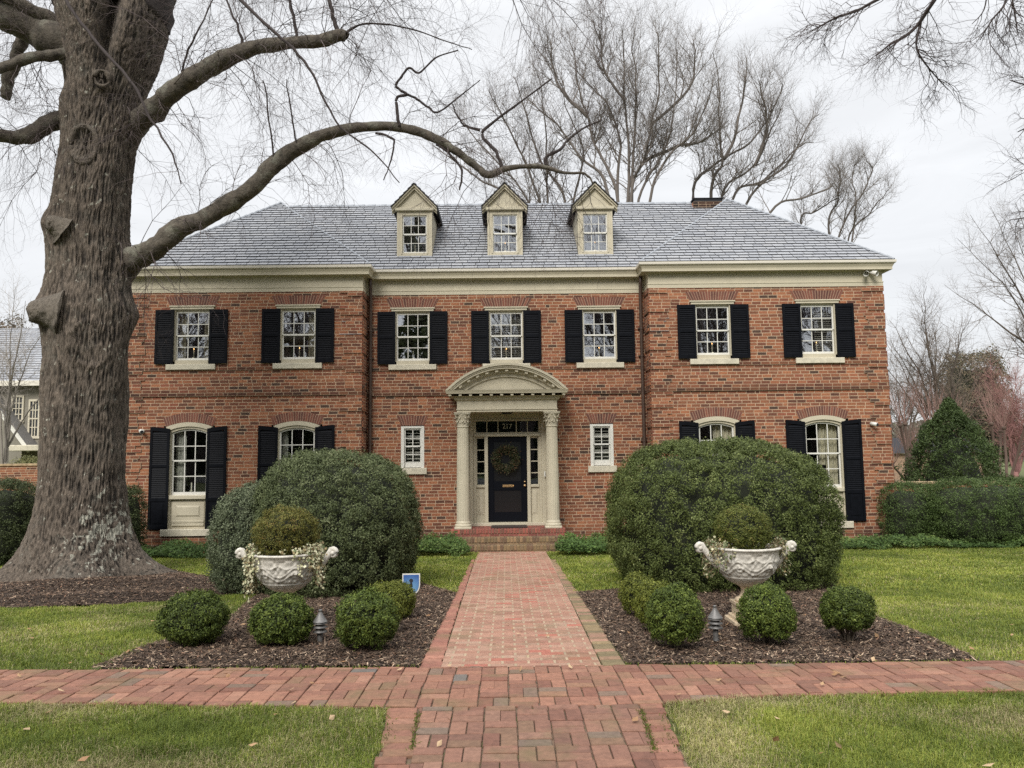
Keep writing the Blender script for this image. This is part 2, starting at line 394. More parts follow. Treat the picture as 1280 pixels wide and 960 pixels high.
for x in SMX:
    t = np.linspace(-1, 1, 12); brick_arch(YC, [(HX+x+.265*q, 2.32) for q in t], [(HX+x+.37*q, 2.55) for q in t])
for x in LOW:
    brick_arch(YW, seg_arc(HX+x, .53, 2.335, 2.435, 22), seg_arc(HX+x, .60, 2.515, 2.645, 22))

# ---- windows
def shutter(cx, y, z0, z1, w=.42, slope=0, solid=None, side=1, tilt=.012):
    """louvred shutter standing 3 cm off the wall; slope raises its outer top corner"""
    m = MB(); x0, x1 = cx-w/2, cx+w/2; st = .055; d = .035; ya = y-.055; yb = y-.02
    def top(x): t = (x-x0)/w; t = t if side > 0 else 1-t; return z1-slope*max(0, 1-t)**1.5
    def bx(a, b, c, e, yy=0, thick=d): m.bbox(a, b, ya+yy, ya+yy+thick, c, e, .004)
    # stiles
    for a, b in ((x0, x0+st), (x1-st, x1)): m.prism([(a, z0), (b, z0), (b, top(b)), (a, top(a))], 1, ya, yb)
    xs = np.linspace(x0+st, x1-st, 7)
    m.band([(x, top(x)-.085) for x in xs], [(x, top(x)) for x in xs], 1, ya+.001, yb-.001)
    rails = [z0, z0+.10]
    secs = []
    if solid:
        zs = z0+solid; bx(x0+st, x1-st, z0, z0+.09); bx(x0+st, x1-st, zs-.04, zs+.04)
        bx(x0+st, x1-st, z0+.09, zs-.04, .014, .012); bx(x0+st+.05, x1-st-.05, z0+.13, zs-.08, .005, .012)
        zt = z1-slope-.085; zm = zs+(zt-zs)*.5; bx(x0+st, x1-st, zm-.035, zm+.035); secs = [(zs+.04, zm-.035), (zm+.035, zt+.05)]
    else:
        bx(x0+st, x1-st, z0, z0+.10); zm = (z0+z1)/2+.02; bx(x0+st, x1-st, zm-.04, zm+.04); secs = [(z0+.10, zm-.04), (zm+.04, z1-.085)]
    for a, b in secs:
        n = int((b-a)/.042)
        for i in range(n):
            z = a+(i+.5)*(b-a)/n; zt = min(z+.030, 99)
            if z > z1-slope-.085: 
                if z+.03 > top((x0+x1)/2)-.085: continue
            m.prism([(ya+.004, z-.024), (ya+.012, z-.026), (yb-.002, z+.016), (yb-.01, z+.018)], 0, x0+st, x1-st)
    m.box(x0+st, x1-st, yb-.0015, yb, z0+.02, z1-slope-.05)
    # holdback
    m.box(cx-.01, cx+.01, ya-.012, ya, z0-.03, z0+.05)
    return m.build('shutter', MAT['shutter'], house)
def sash(par, cx, y, hw, z0, z1, cols, rows, arch=None, meet=.5, rail=.035, st=.03, mun=.016, mt='white', rb=.05):
    """double-hung sash: stiles, rails, muntins; y = outer face of the upper sash"""
    m = MB(); zm = z0+(z1-z0)*meet
    if arch: top = seg_arc(cx, hw, arch, z1, 15)
    for sx in (-1, 1):
        zt = arch if arch else z1
        m.box(*sorted((cx+sx*hw, cx+sx*(hw-st))), y, y+.03, zm, zt); m.box(*sorted((cx+sx*hw, cx+sx*(hw-st))), y+.03, y+.06, z0, zm)
    if arch:
        m.band([(a, b-rail) for a, b in top], top, 1, y-.001, y+.03)
    else: m.box(cx-hw+st, cx+hw-st, y, y+.03, z1-rail, z1)
    m.box(cx-hw+st, cx+hw-st, y-.002, y+.03, zm-.018, zm+.018); m.box(cx-hw+st, cx+hw-st, y+.03, y+.06, z0, z0+rb)
    gw = (2*hw-2*st)/cols
    for i in range(1, cols):
        x = cx-hw+st+i*gw; zt = z1-rail/2
        m.box(x-mun/2, x+mun/2, y+.004, y+.024, zm+.018, zt-(.004 if not arch else (z1-arch)*.25*0)); m.box(x-mun/2, x+mun/2, y+.034, y+.054, z0+rb, zm-.018)
    h = rows//2
    for j in range(1, h):
        z = zm+(z1-rail-zm)*j/h if not arch else zm+(arch+.06-rail-zm)*j/h
        m.box(cx-hw+st, cx+hw-st, y+.006, y+.022, z-mun/2, z+mun/2)
        z = z0+rb+(zm-z0-rb)*j/h; m.box(cx-hw+st, cx+hw-st, y+.036, y+.052, z-mun/2, z+mun/2)
    return m.build('sash', MAT[mt], par)
def pane(par, cx, y, hw, z0, z1, gl, arch=None, meet=.5):
    m = MB(); zm = z0+(z1-z0)*meet
    def tl(a, b, c, d, yy):  # a pane with a minute tilt of its own
        t = rng.uniform(-.0025, .0025, 2); m.add([(a, yy+t[0], c), (b, yy-t[0], c), (b, yy-t[0]+t[1], d), (a, yy+t[0]+t[1], d)], [[0, 1, 2, 3]])
    n = 3 if hw > .3 else 2; xs = np.linspace(cx-hw, cx+hw, n+1)
    for i in range(n):
        for za, zb, yy in ((z0, (z0+zm)/2, .045), ((z0+zm)/2, zm, .045), (zm, (zm+z1)/2, .015), ((zm+z1)/2, z1, .015)):
            tl(xs[i], xs[i+1], za, zb, y+yy)
    return m.build('pane', MAT[gl], par)
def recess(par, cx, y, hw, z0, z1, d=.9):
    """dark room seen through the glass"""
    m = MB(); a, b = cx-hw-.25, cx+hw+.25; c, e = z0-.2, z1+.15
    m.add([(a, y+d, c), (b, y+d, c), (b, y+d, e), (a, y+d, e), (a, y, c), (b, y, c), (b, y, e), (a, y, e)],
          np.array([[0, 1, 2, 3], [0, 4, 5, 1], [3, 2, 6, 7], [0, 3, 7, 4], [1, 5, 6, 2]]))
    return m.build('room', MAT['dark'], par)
def candle(par, cx, y, z, warm=True):
    m = MB(); m.lathe([(0, 0), (.045, 0), (.045, .012), (.014, .02), (.013, .2), (0, .2)], (cx, y, z), 10)
    o = m.build('candle', MAT['candle'], par, True)
    if warm:
        f = MB(); f.lathe([(0, 0), (.010, .012), (.008, .028), (0, .05)], (cx, y, z+.2), 8, mi=0)
        # bulbs are a few millimetres wide: merged below the candle as its own sub-part
        f.build('bulb', MAT['flame'], par, True)
def curtain(par, x0, x1, y, z0, z1, mt, amp=.025):
    m = MB(); n = 40; x = np.linspace(x0, x1, n); z = np.linspace(z0, z1, 8)
    X, Z = np.meshgrid(x, z); Yv = y+amp*np.sin(X*70+.6*np.sin(Z*2.))
    m.grid(np.stack([X, Yv, Z], -1)); return m.build('curtain', MAT[mt], par, True)
def blinds(par, x0, x1, y, z0, z1, mt='blind', pitch=.05):
    m = MB(); n = int((z1-z0)/pitch)
    for i in range(n):
        z = z0+(i+.5)*pitch; m.prism([(y-.018, z-.014), (y-.016, z-.016), (y+.018, z+.012), (y+.016, z+.014)], 0, x0, x1)
    return m.build('blind', MAT[mt], par)
def upper_window(x, y, kind):
    cx = HX+x; m = MB(); yf = y-.006
    # casing, head and stone sill
    for s in (-1, 1): m.box(*sorted((cx+s*.435, cx+s*.385)), yf+.01, y+.14, 3.83, 5.018)
    m.box(cx-.385, cx+.385, yf+.03, y+.14, 4.985, 5.018); m.box(cx-.385, cx+.385, yf+.02, y+.14, 3.75, 3.852)
    fr = m.build('window', MAT['cream'], house)
    h = MB(); h.bbox(cx-.50, cx+.50, y-.03, y+.1, 5.02, 5.075); h.bbox(cx-.525, cx+.525, y-.05, y+.1, 5.075, 5.11); h.build('head_trim', MAT['cream'], fr)
    s_ = MB(); s_.bbox(cx-.56, cx+.56, y-.06, y+.16, 3.625, 3.752, .008); s_.build('sill', MAT['stone'], fr)
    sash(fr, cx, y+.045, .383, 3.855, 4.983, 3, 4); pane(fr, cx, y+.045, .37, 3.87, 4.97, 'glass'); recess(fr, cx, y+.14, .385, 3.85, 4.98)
    if kind == 'blind': blinds(fr, cx-.36, cx+.36, y+.16, 3.9, 4.95)
    if kind == 'part': blinds(fr, cx-.02, cx+.37, y+.18, 3.9, 4.95)
    if kind == 'curt': curtain(fr, cx+.18, cx+.37, y+.2, 3.85, 4.97, 'curtain')
    if kind in ('curt2',): curtain(fr, cx-.37, cx-.2, y+.2, 3.85, 4.97, 'curtain'); curtain(fr, cx+.2, cx+.37, y+.2, 3.85, 4.97, 'curtain')
    candle(fr, cx, y+.13, 3.905, kind != 'dark')
    shutter(cx-.615, y, 3.762, 5.012); shutter(cx+.615, y, 3.762, 5.012)
for x, k in zip(UPW, ('curt2', 'curt', 'warm', 'part')): upper_window(x, YW, k)
for x, k in zip(UPC, ('dark', 'blind', 'warm')): upper_window(x, YC, k)
def lower_window(x, kind):
    cx = HX+x; y = YW; m = MB(); yf = y-.005
    out = seg_arc(cx, .525, 2.325, 2.432, 17); inn = seg_arc(cx, .43, 2.255, 2.335, 17); inn2 = seg_arc(cx, .40, 2.20, 2.285, 17)
    m.band(inn, out, 1, y-.03, y+.14); m.band(inn2, inn, 1, y+.005, y+.14)
    for s in (-1, 1):
        m.box(*sorted((cx+s*.525, cx+s*.43)), yf, y+.14, .04, 2.33); m.box(*sorted((cx+s*.43, cx+s*.402)), y+.02, y+.14, .04, 2.255)
    fr = m.build('window', MAT['cream'], house)
    p = MB(); p.box(cx-.40, cx+.40, y+.06, y+.12, .04, .70); p.bbox(cx-.43, cx+.43, y-.02, y+.12, .70, .79, .01)
    p.bbox(cx-.36, cx+.36, y+.045, y+.07, .10, .62, .004); p.bbox(cx-.29, cx+.29, y+.052, y+.055, .30, .56, .002)
    # raised field with bevelled border
    a, b, c, d = cx-.27, cx+.27, .31, .56
    p.add([(a, y+.045, c), (b, y+.045, c), (b, y+.045, d), (a, y+.045, d), (a+.035, y+.025, c+.035), (b-.035, y+.025, c+.035), (b-.035, y+.025, d-.035), (a+.035, y+.025, d-.035)],
          np.array([[4, 5, 6, 7], [0, 1, 5, 4], [1, 2, 6, 5], [2, 3, 7, 6], [3, 0, 4, 7]]))
    for z in (.10, .17): p.bbox(cx-.36, cx+.36, y+.030, y+.046, z+.005, z+.06, .006)
    p.build('panel', MAT['cream'], fr)
    s_ = MB(); s_.bbox(cx-.56, cx+.56, y-.09, y+.14, -.112, .04, .01); s_.build('sill', MAT['stone'], fr)
    sash(fr, cx, y+.05, .40, .79, 2.28, 3, 4, arch=2.195, meet=.52, rb=.07, st=.035, mun=.02)
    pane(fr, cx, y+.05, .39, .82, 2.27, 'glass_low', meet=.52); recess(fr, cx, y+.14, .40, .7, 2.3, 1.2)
    if kind == 'lace': curtain(fr, cx-.37, cx-.14, y+.2, .8, 2.3, 'lace', .012)
    if kind == 'right': curtain(fr, cx+.12, cx+.40, y+.22, .8, 2.35, 'curtain'); curtain(fr, cx-.02, cx+.12, y+.24, 1.3, 2.35, 'curtain')
    if kind == 'mid': curtain(fr, cx-.38, cx-.25, y+.2, .8, 2.3, 'lace', .012)
    candle(fr, cx+.02, y+.15, .87, False)
    shutter(cx-.64, y, .04, 2.335, .44, .05, .66, -1); shutter(cx+.64, y, .04, 2.335, .44, .05, .66, 1)
for x, k in zip(LOW, ('lace', 'mid', 'right', 'right')): lower_window(x, k)
for x in SMX:
    cx = HX+x; y = YC; m = MB()
    for s in (-1, 1): m.box(*sorted((cx+s*.27, cx+s*.20)), y+.0, y+.12, 1.335, 2.305)
    m.box(cx-.20, cx+.20, y+.001, y+.12, 2.255, 2.305)
    fr = m.build('window', MAT['white'], house)
    s_ = MB(); s_.bbox(cx-.335, cx+.335, y-.05, y+.12, 1.185, 1.335, .008); s_.build('sill', MAT['stone'], fr)
    sash(fr, cx, y+.04, .20, 1.345, 2.252, 2, 4, rb=.12, st=.03, mun=.02, meet=.54)
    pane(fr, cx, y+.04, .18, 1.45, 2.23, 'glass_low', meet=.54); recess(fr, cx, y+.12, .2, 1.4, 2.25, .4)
    blinds(fr, cx-.19, cx+.19, y+.15, 1.36, 2.25, 'blind', .075)

# ---- cornice, frieze, gutter swept round the plan
def sweep(m, path, prof, col=None, mi=0):
    """prof: list of (out, z); path: plan polyline, outward is to the right of travel"""
    n = len(path); D = []
    for i in range(n-1):
        d = np.array(path[i+1], float)-path[i]; D.append(d/np.linalg.norm(d))
    V = []
    for i in range(n):
        if i == 0: o = np.array((D[0][1], -D[0][0]))
        elif i == n-1: o = np.array((D[-1][1], -D[-1][0]))
        else:
            a = np.array((D[i-1][1], -D[i-1][0])); b = np.array((D[i][1], -D[i][0])); o = (a+b)/(1+a@b)
        V.append([(path[i][0]+o[0]*q, path[i][1]+o[1]*q, z) for q, z in prof])
    m.grid(np.array(V), False, col, mi)
plan = [(HX-XO, 23.9), (HX-XO, YW), (HX-XI, YW), (HX-XI, YC), (HX+XI, YC), (HX+XI, YW), (HX+XO, YW), (HX+XO, 23.9)]
m = MB(); sweep(m, plan, [(-.02, 5.415), (.012, 5.415), (.012, 5.50), (.022, 5.505), (.022, 5.52), (.002, 5.525), (.002, 5.76), (.03, 5.775), (.05, 5.80)]); m.build('frieze', MAT['cream'], house)
m = MB(); sweep(m, plan, [(.05, 5.775), (.17, 5.775), (.17, 5.795), (.165, 5.80), (.17, 5.84), (.19, 5.88), (.20, 5.90), (-.02, 5.905)]); m.build('cornice', MAT['cream'], house)
m = MB(); sweep(m, plan, [(.195, 5.905), (.215, 5.91), (.235, 5.93), (.24, 5.985), (.22, 5.99), (.05, 5.985)]); m.build('gutter', MAT['gutter'], house)

# ---- downspouts in the two inner corners
for s in (-1, 1):
    x = HX+s*3.19; y = YC-.085; m = MB()
    pts = [(x, y-.10, 5.80), (x, y-.06, 5.6), (x, y, 5.38), (x, y, 2), (x, y, -.40), (x, y-.08, -.47)]
    m.tube(pts, .042, 10, cap=True)
    for z in (4.55, 3.9, 1.9, .6): m.lathe([(.050, -.02), (.050, .02)], (x, y, z), 10); m.box(x-.07, x+.07, y+.03, y+.08, z-.02, z+.02)
    m.build('downspout', MAT['pipe'], house, True)

# ---- roofs
EZ = 5.985; K = .833
def clip(poly, A):
    """clip convex/concave subject to convex polygon A (ccw)"""
    out = poly
    for i in range(len(A)):
        p, q = A[i], A[(i+1) % len(A)]; src = out; out = []
        if not src: return []
        ex, ey = q[0]-p[0], q[1]-p[1]
        def sd(r): return ex*(r[1]-p[1])-ey*(r[0]-p[0])
        for j in range(len(src)):
            a, b = src[j-1], src[j]; da, db = sd(a), sd(b)
            if da >= 0: 
                if db < 0: t = da/(da-db); out.append((a[0]+(b[0]-a[0])*t, a[1]+(b[1]-a[1])*t))
                else: out.append(b)
            elif db >= 0:
                t = da/(da-db); out.append((a[0]+(b[0]-a[0])*t, a[1]+(b[1]-a[1])*t)); out.append(b)
    return out
SLC = np.array([(.265, .275, .297), (.28, .29, .31), (.255, .265, .287), (.27, .28, .30), (.235, .245, .268), (.285, .292, .308)])
def slates(ms, mf, poly3, eave_dir, expo=.15, w=.27):
    """cover a planar roof polygon (3D, first edge = eave) with individual slates"""
    P3 = np.array(poly3, float); O = P3[0]; U = P3[1]-P3[0]; U /= np.linalg.norm(U)
    nn = np.cross(P3[1]-P3[0], P3[-1]-P3[0]); nn /= np.linalg.norm(nn)
    if nn[2] < 0: nn = -nn
    W = np.cross(nn, U)
    if W[2] < 0: W = -W
    A = [((p-O)@U, (p-O)@W) for p in P3]
    ar = sum(A[i-1][0]*A[i][1]-A[i][0]*A[i-1][1] for i in range(len(A)))
    if ar < 0: A = A[::-1]
    us = [a[0] for a in A]; ws = [a[1] for a in A]
    mf.add(P3-nn*.01, [list(range(len(P3)))])
    r = 0; v = 0.
    while v < max(ws):
        u = min(us)-rng.uniform(0, w); 
        while u < max(us):
            ww = w*rng.uniform(.75, 1.2); g = .012; dz = rng.uniform(-.006, .006)
            q = clip([(u+g/2, v+dz), (u+ww-g/2, v+dz), (u+ww-g/2, v+expo+.03), (u+g/2, v+expo+.03)], A)
            u += ww
            if len(q) < 3: continue
            hgt = [(.030-(b-v)/(expo)*.022) for a, b in q]; lift = rng.uniform(0, .004)
            top = [O+U*a+W*b+nn*(h+lift) for (a, b), h in zip(q, hgt)]; bot = [O+U*a+W*b-nn*.004 for a, b in q]
            n = len(q); sd = [[i, n+i, n+(i+1) % n, (i+1) % n] for i in range(n)]
            c = SLC[rng.integers(6)]*rng.uniform(.95, 1.05)
            ms.add(top+bot, [np.array([list(range(n))]), np.array(sd)], np.array([c]+[c*.12]*n))  # slate edges coloured near black, standing in for the shadow at each butt
        v += expo; r += 1
ms, mf = MB(), MB()
ov = .20; xo = XO+ov; xi = XI-ov; yw = YW-ov; yc = YC-ov; hw = (xo-xi)/2; xc = (xo+xi)/2
ya = yw+hw; za = EZ+K*hw; YR = 20.69; zr = EZ+K*(YR-yc); yb = 2*YR-yc; ybw = 24.3; yab = ybw-hw
slates(ms, mf, [(HX-xi-1.6, yc, EZ), (HX+xi+1.6, yc, EZ), (HX+xc, YR, zr), (HX-xc, YR, zr)], 1)
mf.add([(HX-xc, yb, EZ), (HX+xc, yb, EZ), (HX+xc, YR, zr), (HX-xc, YR, zr)], [[0, 1, 2, 3]])
for s in (-1, 1):
    def X(v): return HX+s*v
    slates(ms, mf, [(X(xi), yw, EZ), (X(xo), yw, EZ), (X(xc), ya, za)], 1)
    slates(ms, mf, [(X(xi), yw, EZ), (X(xi), yw+3.2, EZ), (X(xc), ya+3.2, za), (X(xc), ya, za)], 1)
    slates(ms, mf, [(X(xo), yw, EZ), (X(xo), ybw, EZ), (X(xc), yab, za), (X(xc), ya, za)], 1)
    mf.add([(X(xi), ybw, EZ), (X(xo), ybw, EZ), (X(xc), yab, za)], [[0, 1, 2]])
roof = ms.build('roof', MAT['slate'], house); mf.build('underlay', MAT['felt'], roof)
rc = MB()
def ridge(p, q, w=.09, n=14, col=(.27, .29, .32)):
    p = np.array(p, float); q = np.array(q, float)
    for i in range(n):
        a = p+(q-p)*i/n; b = p+(q-p)*(i+.97)/n
        rc.tube([a+(0, 0, .012), b+(0, 0, .03)], w, 6, col)
ridge((HX-xc+.05, YR, zr-.03), (HX+xc-.05, YR, zr-.03), .05, 40)
for s in (-1, 1):
    ridge((HX+s*xo, yw, EZ), (HX+s*xc, ya, za), .035, 26); ridge((HX+s*xi, yw, EZ), (HX+s*xc, ya, za), .02, 26)
    ridge((HX+s*xc, ya, za-.02), (HX+s*xc, yab, za-.02), .05, 12)
rc.build('ridge_cap', MAT['slate'], roof)
# dark drip edge above the gutter
m = MB(); sweep(m, plan, [(.20, 5.992), (.205, 6.0), (.17, 6.03)]); m.build('drip_edge', MAT['felt'], roof)

# ---- dormers
for x in UPC:
    cx = HX+x*.998; y = 18.15; d = empty('dormer', (cx, y, 6.45)); d.parent = house; d.location = (cx-HX, y-YW, 6.45+.47)
    zb, zt = 6.43, 7.60; hw_ = .43
    yt = lambda z: yc+(z-EZ)/K   # where the main roof reaches height z
    m = MB()
    wz0, wz1, wx = 6.53, 7.47, .295
    for s in (-1, 1): m.box(*sorted((cx+s*hw_, cx+s*wx)), y, y+.10, zb, zt)
    m.box(cx-wx, cx+wx, y+.001, y+.10, zb, wz0); m.box(cx-wx, cx+wx, y+.001, y+.10, wz1, zt)
    # casing lines
    for s in (-1, 1): m.bbox(*sorted((cx+s*(wx+.035), cx+s*wx)), y-.014, y+.02, wz0-.03, wz1+.03, .004); m.bbox(*sorted((cx+s*hw_, cx+s*(hw_-.05))), y-.010, y+.02, zb, zt, .004)
    # cheeks
    for s in (-1, 1):
        xa = cx+s*hw_; m.add([(xa, y+.05, zb), (xa, yt(zb)+.3, zb+.1), (xa, yt(zt)+.1, zt), (xa, y+.05, zt)], [[0, 1, 2, 3]])
    m.build('dormer_wall', MAT['cream'], d)
    # gable: tympanum + raking moulding + horizontal moulding
    g = MB(); hx = .545; zE = 7.66; zA = 8.22
    g.prism([(cx-.47, zt+.02), (cx+.47, zt+.02), (cx, zA-.14)], 1, y-.005, y+.04)
    g.bbox(cx-.47, cx+.47, y-.07, y+.05, zt-.03, zt+.045, .008)
    for s in (-1, 1):
        for k, (o1, o2, yy) in enumerate(((.0, .055, .12), (.055, .12, .075), (.135, .165, .02))):
            def pt(t, o): # along the rake from eave to apex, offset down by o
                return (cx+s*hx*(1-t), zE+(zA-zE)*t-o)
            g.prism([pt(0, o2), pt(1, o2), pt(1, o1), pt(0, o1)] if s > 0 else [pt(1, o2), pt(0, o2), pt(0, o1), pt(1, o1)], 1, y-yy, y+.04)
    g.build('gable', MAT['cream'], d)
    rf_ = MB(); rk = MB()
    for s in (-1, 1):
        A = (cx+s*(hx+.012), y-.13, zE-.015); B = (cx, y-.13, zA+.010)
        Bq = (cx, yt(zA)+.05, zA+.010); Aq = (cx+s*(hx+.012), yt(zE)+.05, zE-.015)
        slates(rf_, rk, [A, Aq, Bq, B], 1, .15, .25)
        rk.prism([(A[0], A[2]-.008), (B[0], B[2]-.008), (B[0], B[2]+.012), (A[0], A[2]+.012)], 1, y-.15, y-.135)
        rk.add([(A[0], A[1], A[2]-.02), (A[0], Aq[1], A[2]-.02), (B[0], Bq[1], B[2]-.02), (B[0], B[1], B[2]-.02)], [[0, 1, 2, 3]])
    dr = rf_.build('dormer_roof', MAT['slate'], d); rk.build('dormer_fascia', MAT['felt'], d)
    sash(d, cx, y+.03, wx, wz0, wz1, 3, 4, st=.028, mun=.014, rb=.04, rail=.03)
    pane(d, cx, y+.03, wx-.01, wz0+.01, wz1-.01, 'glass'); 
    m = MB(); m.box(cx-.42, cx+.42, y+.5, y+.52, 6.45, 7.6); m.build('room', MAT['dark'], d)
    candle(d, cx, y+.11, wz0+.04, x != -2.21)

# ---- chimneys
def chimney(cx, y, w, z1, cap):
    bb, mm = MB(), MB(); wall(bb, mm, (cx, y, 0), (1, 0, 0), (0, -1, 0), -w/2, w/2, 7.9, z1, (), lambda u, z, r: (0, .15)); wall(bb, mm, (cx-w/2, y, 0), (0, 1, 0), (-1, 0, 0), 0, .6, 7.9, z1)
    wall(bb, mm, (cx+w/2, y, 0), (0, 1, 0), (1, 0, 0), 0, .6, 7.9, z1)
    c = bb.build('chimney', MAT['brick'], house); mm.build('mortar', MAT['mortar'], c)
    k = MB()
    if cap: k.bbox(cx-w/2+.05, cx+w/2-.05, y+.03, y+.57, z1, z1+.08); k.bbox(cx-w/2+.0, cx+w/2+.0, y, y+.6, z1+.08, z1+.105)
    else: k.lathe([(.0, .16), (.10, .14), (.14, .06), (.15, 0), (.15, -.3)], (cx, y+.3, z1), 12)
    k.build('chimney_cap', MAT['felt'], c)
chimney(HX+5.62, 20.35, .84, 8.50, True); chimney(HX+.72, 21.0, .3, 8.62, False)

# ================================================================ PORTICO
pz = -.01
m = MB()
# entablature block, soffit, side returns
m.bbox(HX-1.12, HX+1.12, 16.98, 17.80, 2.575, 2.62, .004); m.bbox(HX-1.14, HX+1.14, 16.96, 17.80, 2.62, 2.64, .004)
m.bbox(HX-1.12, HX+1.12, 16.985, 17.80, 2.64, 2.85, .004)
ent = [(HX-1.12, 17.8), (HX-1.12, 16.985), (HX+1.12, 16.985), (HX+1.12, 17.8)]
sweep(m, ent, [(0, 2.83), (.05, 2.85), (.06, 2.915), (.16, 2.925)])           # bed mould
sweep(m, ent, [(.10, 2.975), (.22, 2.975), (.225, 2.995), (.24, 3.03), (.25, 3.05), (.0, 3.055)])
for i in range(12):
    x = HX-1.265+i*.23; m.bbox(x-.032, x+.032, 16.79, 16.90, 2.925, 2.972, .003)
for s in (-1, 1):
    for i in range(4): m.box(*sorted((HX+s*1.22, HX+s*1.31)), 17.0+i*.22, 17.06+i*.22, 2.925, 2.972)
ent_o = m.build('entablature', MAT['cream'], house)
m = MB()
c0 = 3.05; H = 1.36; R = (H*H+.60**2)/(2*.60)
def arc(dr, n=33, yoff=0):
    zc = c0+.60-R; a = math.asin((H)/R); r = R-dr
    return [(HX+r*sin(t), zc+r*cos(t)) for t in np.linspace(-a, a, n)]
def low(pts): return [(x, max(z, c0+.002)) for x, z in pts]
m.band(low(arc(.05)), low(arc(.0)), 1, 16.76, 17.8); m.band(low(arc(.085)), low(arc(.05)), 1, 16.79, 17.8)
m.band(low(arc(.125)), low(arc(.085)), 1, 16.81, 17.8); m.band(low(arc(.20)), low(arc(.125)), 1, 16.93, 17.8); m.band(low(arc(.265)), low(arc(.20)), 1, 17.0, 17.8)
m.band(low(arc(.29)), low(arc(.265)), 1, 16.985, 17.8)
tp = low(arc(.28)); base = [(x, c0) for x, z in tp]; m.band(base, tp, 1, 17.03, 17.8)
zc = c0+.60-R
for i in range(-5, 6):
    t = i*.132; r = R-.150
    if abs(r*sin(t)) > 1.2: continue
    c, s_ = cos(t), sin(t); q = [(-.035, -.028), (.035, -.028), (.035, .024), (-.035, .024)]
    m.prism([(HX+r*s_+a*c+b*s_, zc+r*c-a*s_+b*c) for a, b in q], 1, 16.84, 16.94)
m.build('pediment', MAT['cream'], house)
def column(cx):
    cy = 17.13; m = MB()
    m.bbox(cx-.185, cx+.185, cy-.185, cy+.185, pz, pz+.05, .006)
    m.lathe([(.182, .05), (.19, .075), (.182, .10), (.16, .105), (.158, .115), (.165, .135), (.155, .155), (.15, .16), (.146, .18)], (cx, cy, pz), 40)
    zz = np.linspace(.18, 2.24, 10); pr = [(.146-.022*(max(0, (z-.6)/1.7))**1.4, z) for z in zz]
    th = lambda T, Z, R_: -.007*np.abs(np.sin(T*10))**.6
    m.lathe(pr, (cx, cy, pz), 120, mod=th)
    m.lathe([(.124, 2.24), (.138, 2.255), (.138, 2.27), (.124, 2.285)], (cx, cy, pz), 40)
    sh = m.build('column', MAT['cream'], house, True)
    c = MB(); c.lathe([(.118, 2.285), (.122, 2.36), (.135, 2.45), (.17, 2.52), (.17, 2.53)], (cx, cy, pz), 32)
    for ring, (n, z0, h, rr, off) in enumerate(((8, 2.285, .11, .128, 0), (8, 2.34, .13, .140, pi/8))):
        for i in range(n):
            a = off+i*2*pi/n; prof = []
            for t in np.linspace(0, 1, 7):
                out = rr+.012*t+.055*max(0, t-.55)**1.3*2.2; z = z0+h*(sin(min(t, .85)/.85*pi/2)) - (.03*(t-.85)/.15 if t > .85 else 0)
                wd = .046*sin(pi*(.18+.72*t))*(1.0-.25*(t > .9)); prof.append((out, z, wd))
            V = []
            for out, z, wd in prof:
                for q, o2 in ((-1, -.010), (-.45, .006), (0, -.004), (.45, .006), (1, -.010)):
                    V.append((cx+(out+o2)*cos(a)-q*wd*sin(a), cy+(out+o2)*sin(a)+q*wd*cos(a), pz+z))
            c.grid(np.array(V).reshape(7, 5, 3))
    for i in range(4):   # corner volutes
        a = pi/4+i*pi/2; sp_ = []
        for t in np.linspace(0, 1, 16):
            an = -pi*.4+t*pi*2.4; r = .034*(1-t*.75); sp_.append((.185+r*cos(an), 2.495+r*sin(an)))
        c.tube([(cx+r*cos(a), cy+r*sin(a), pz+z) for r, z in [(.13, 2.40), (.15, 2.46)]+sp_], .011, 6)
        b = i*pi/2; c.lathe([(0, .02), (.02, .012), (.024, 0), (.02, -.012), (0, -.02)], (cx+.165*cos(b), cy+.165*sin(b), pz+2.535), 8)
    s = .185; q = []   # abacus with concave sides
    for k in range(4):
        a0 = -3*pi/4+k*pi/2; a1 = a0+pi/2; p0 = np.array((cos(a0), sin(a0)))*s*1.38; p1 = np.array((cos(a1), sin(a1)))*s*1.38
        for t in np.linspace(0, 1, 7)[:-1]: pp = p0+(p1-p0)*t; pp = pp*(1-.10*sin(pi*t)); q.append((cx+pp[0], cy+pp[1]))
    c.prism(q, 2, pz+2.53, pz+2.565); c.prism([(cx+(a-cx)*1.06, cy+(b-cy)*1.06) for a, b in q], 2, pz+2.565, pz+2.583)
    c.build('capital', MAT['cream'], sh, True)
for s in (-1, 1): column(HX+s*1.0)
# wall side of the porch: pilasters, door surround
m = MB()
for s in (-1, 1):
    m.bbox(*sorted((HX+s*1.12, HX+s*.90)), 17.70, 17.86, pz, 2.575, .006); m.box(*sorted((HX+s*.90, HX+s*.80)), 17.76, 17.90, pz, 2.575)
    for q in (.83, .87): m.box(*sorted((HX+s*(q-.005), HX+s*(q+.005))), 17.753, 17.77, pz, 2.5)
m.box(HX-.90, HX+.90, 17.80, 17.90, 2.44, 2.575); m.bbox(HX-.80, HX+.80, 17.775, 17.9, 2.40, 2.445)
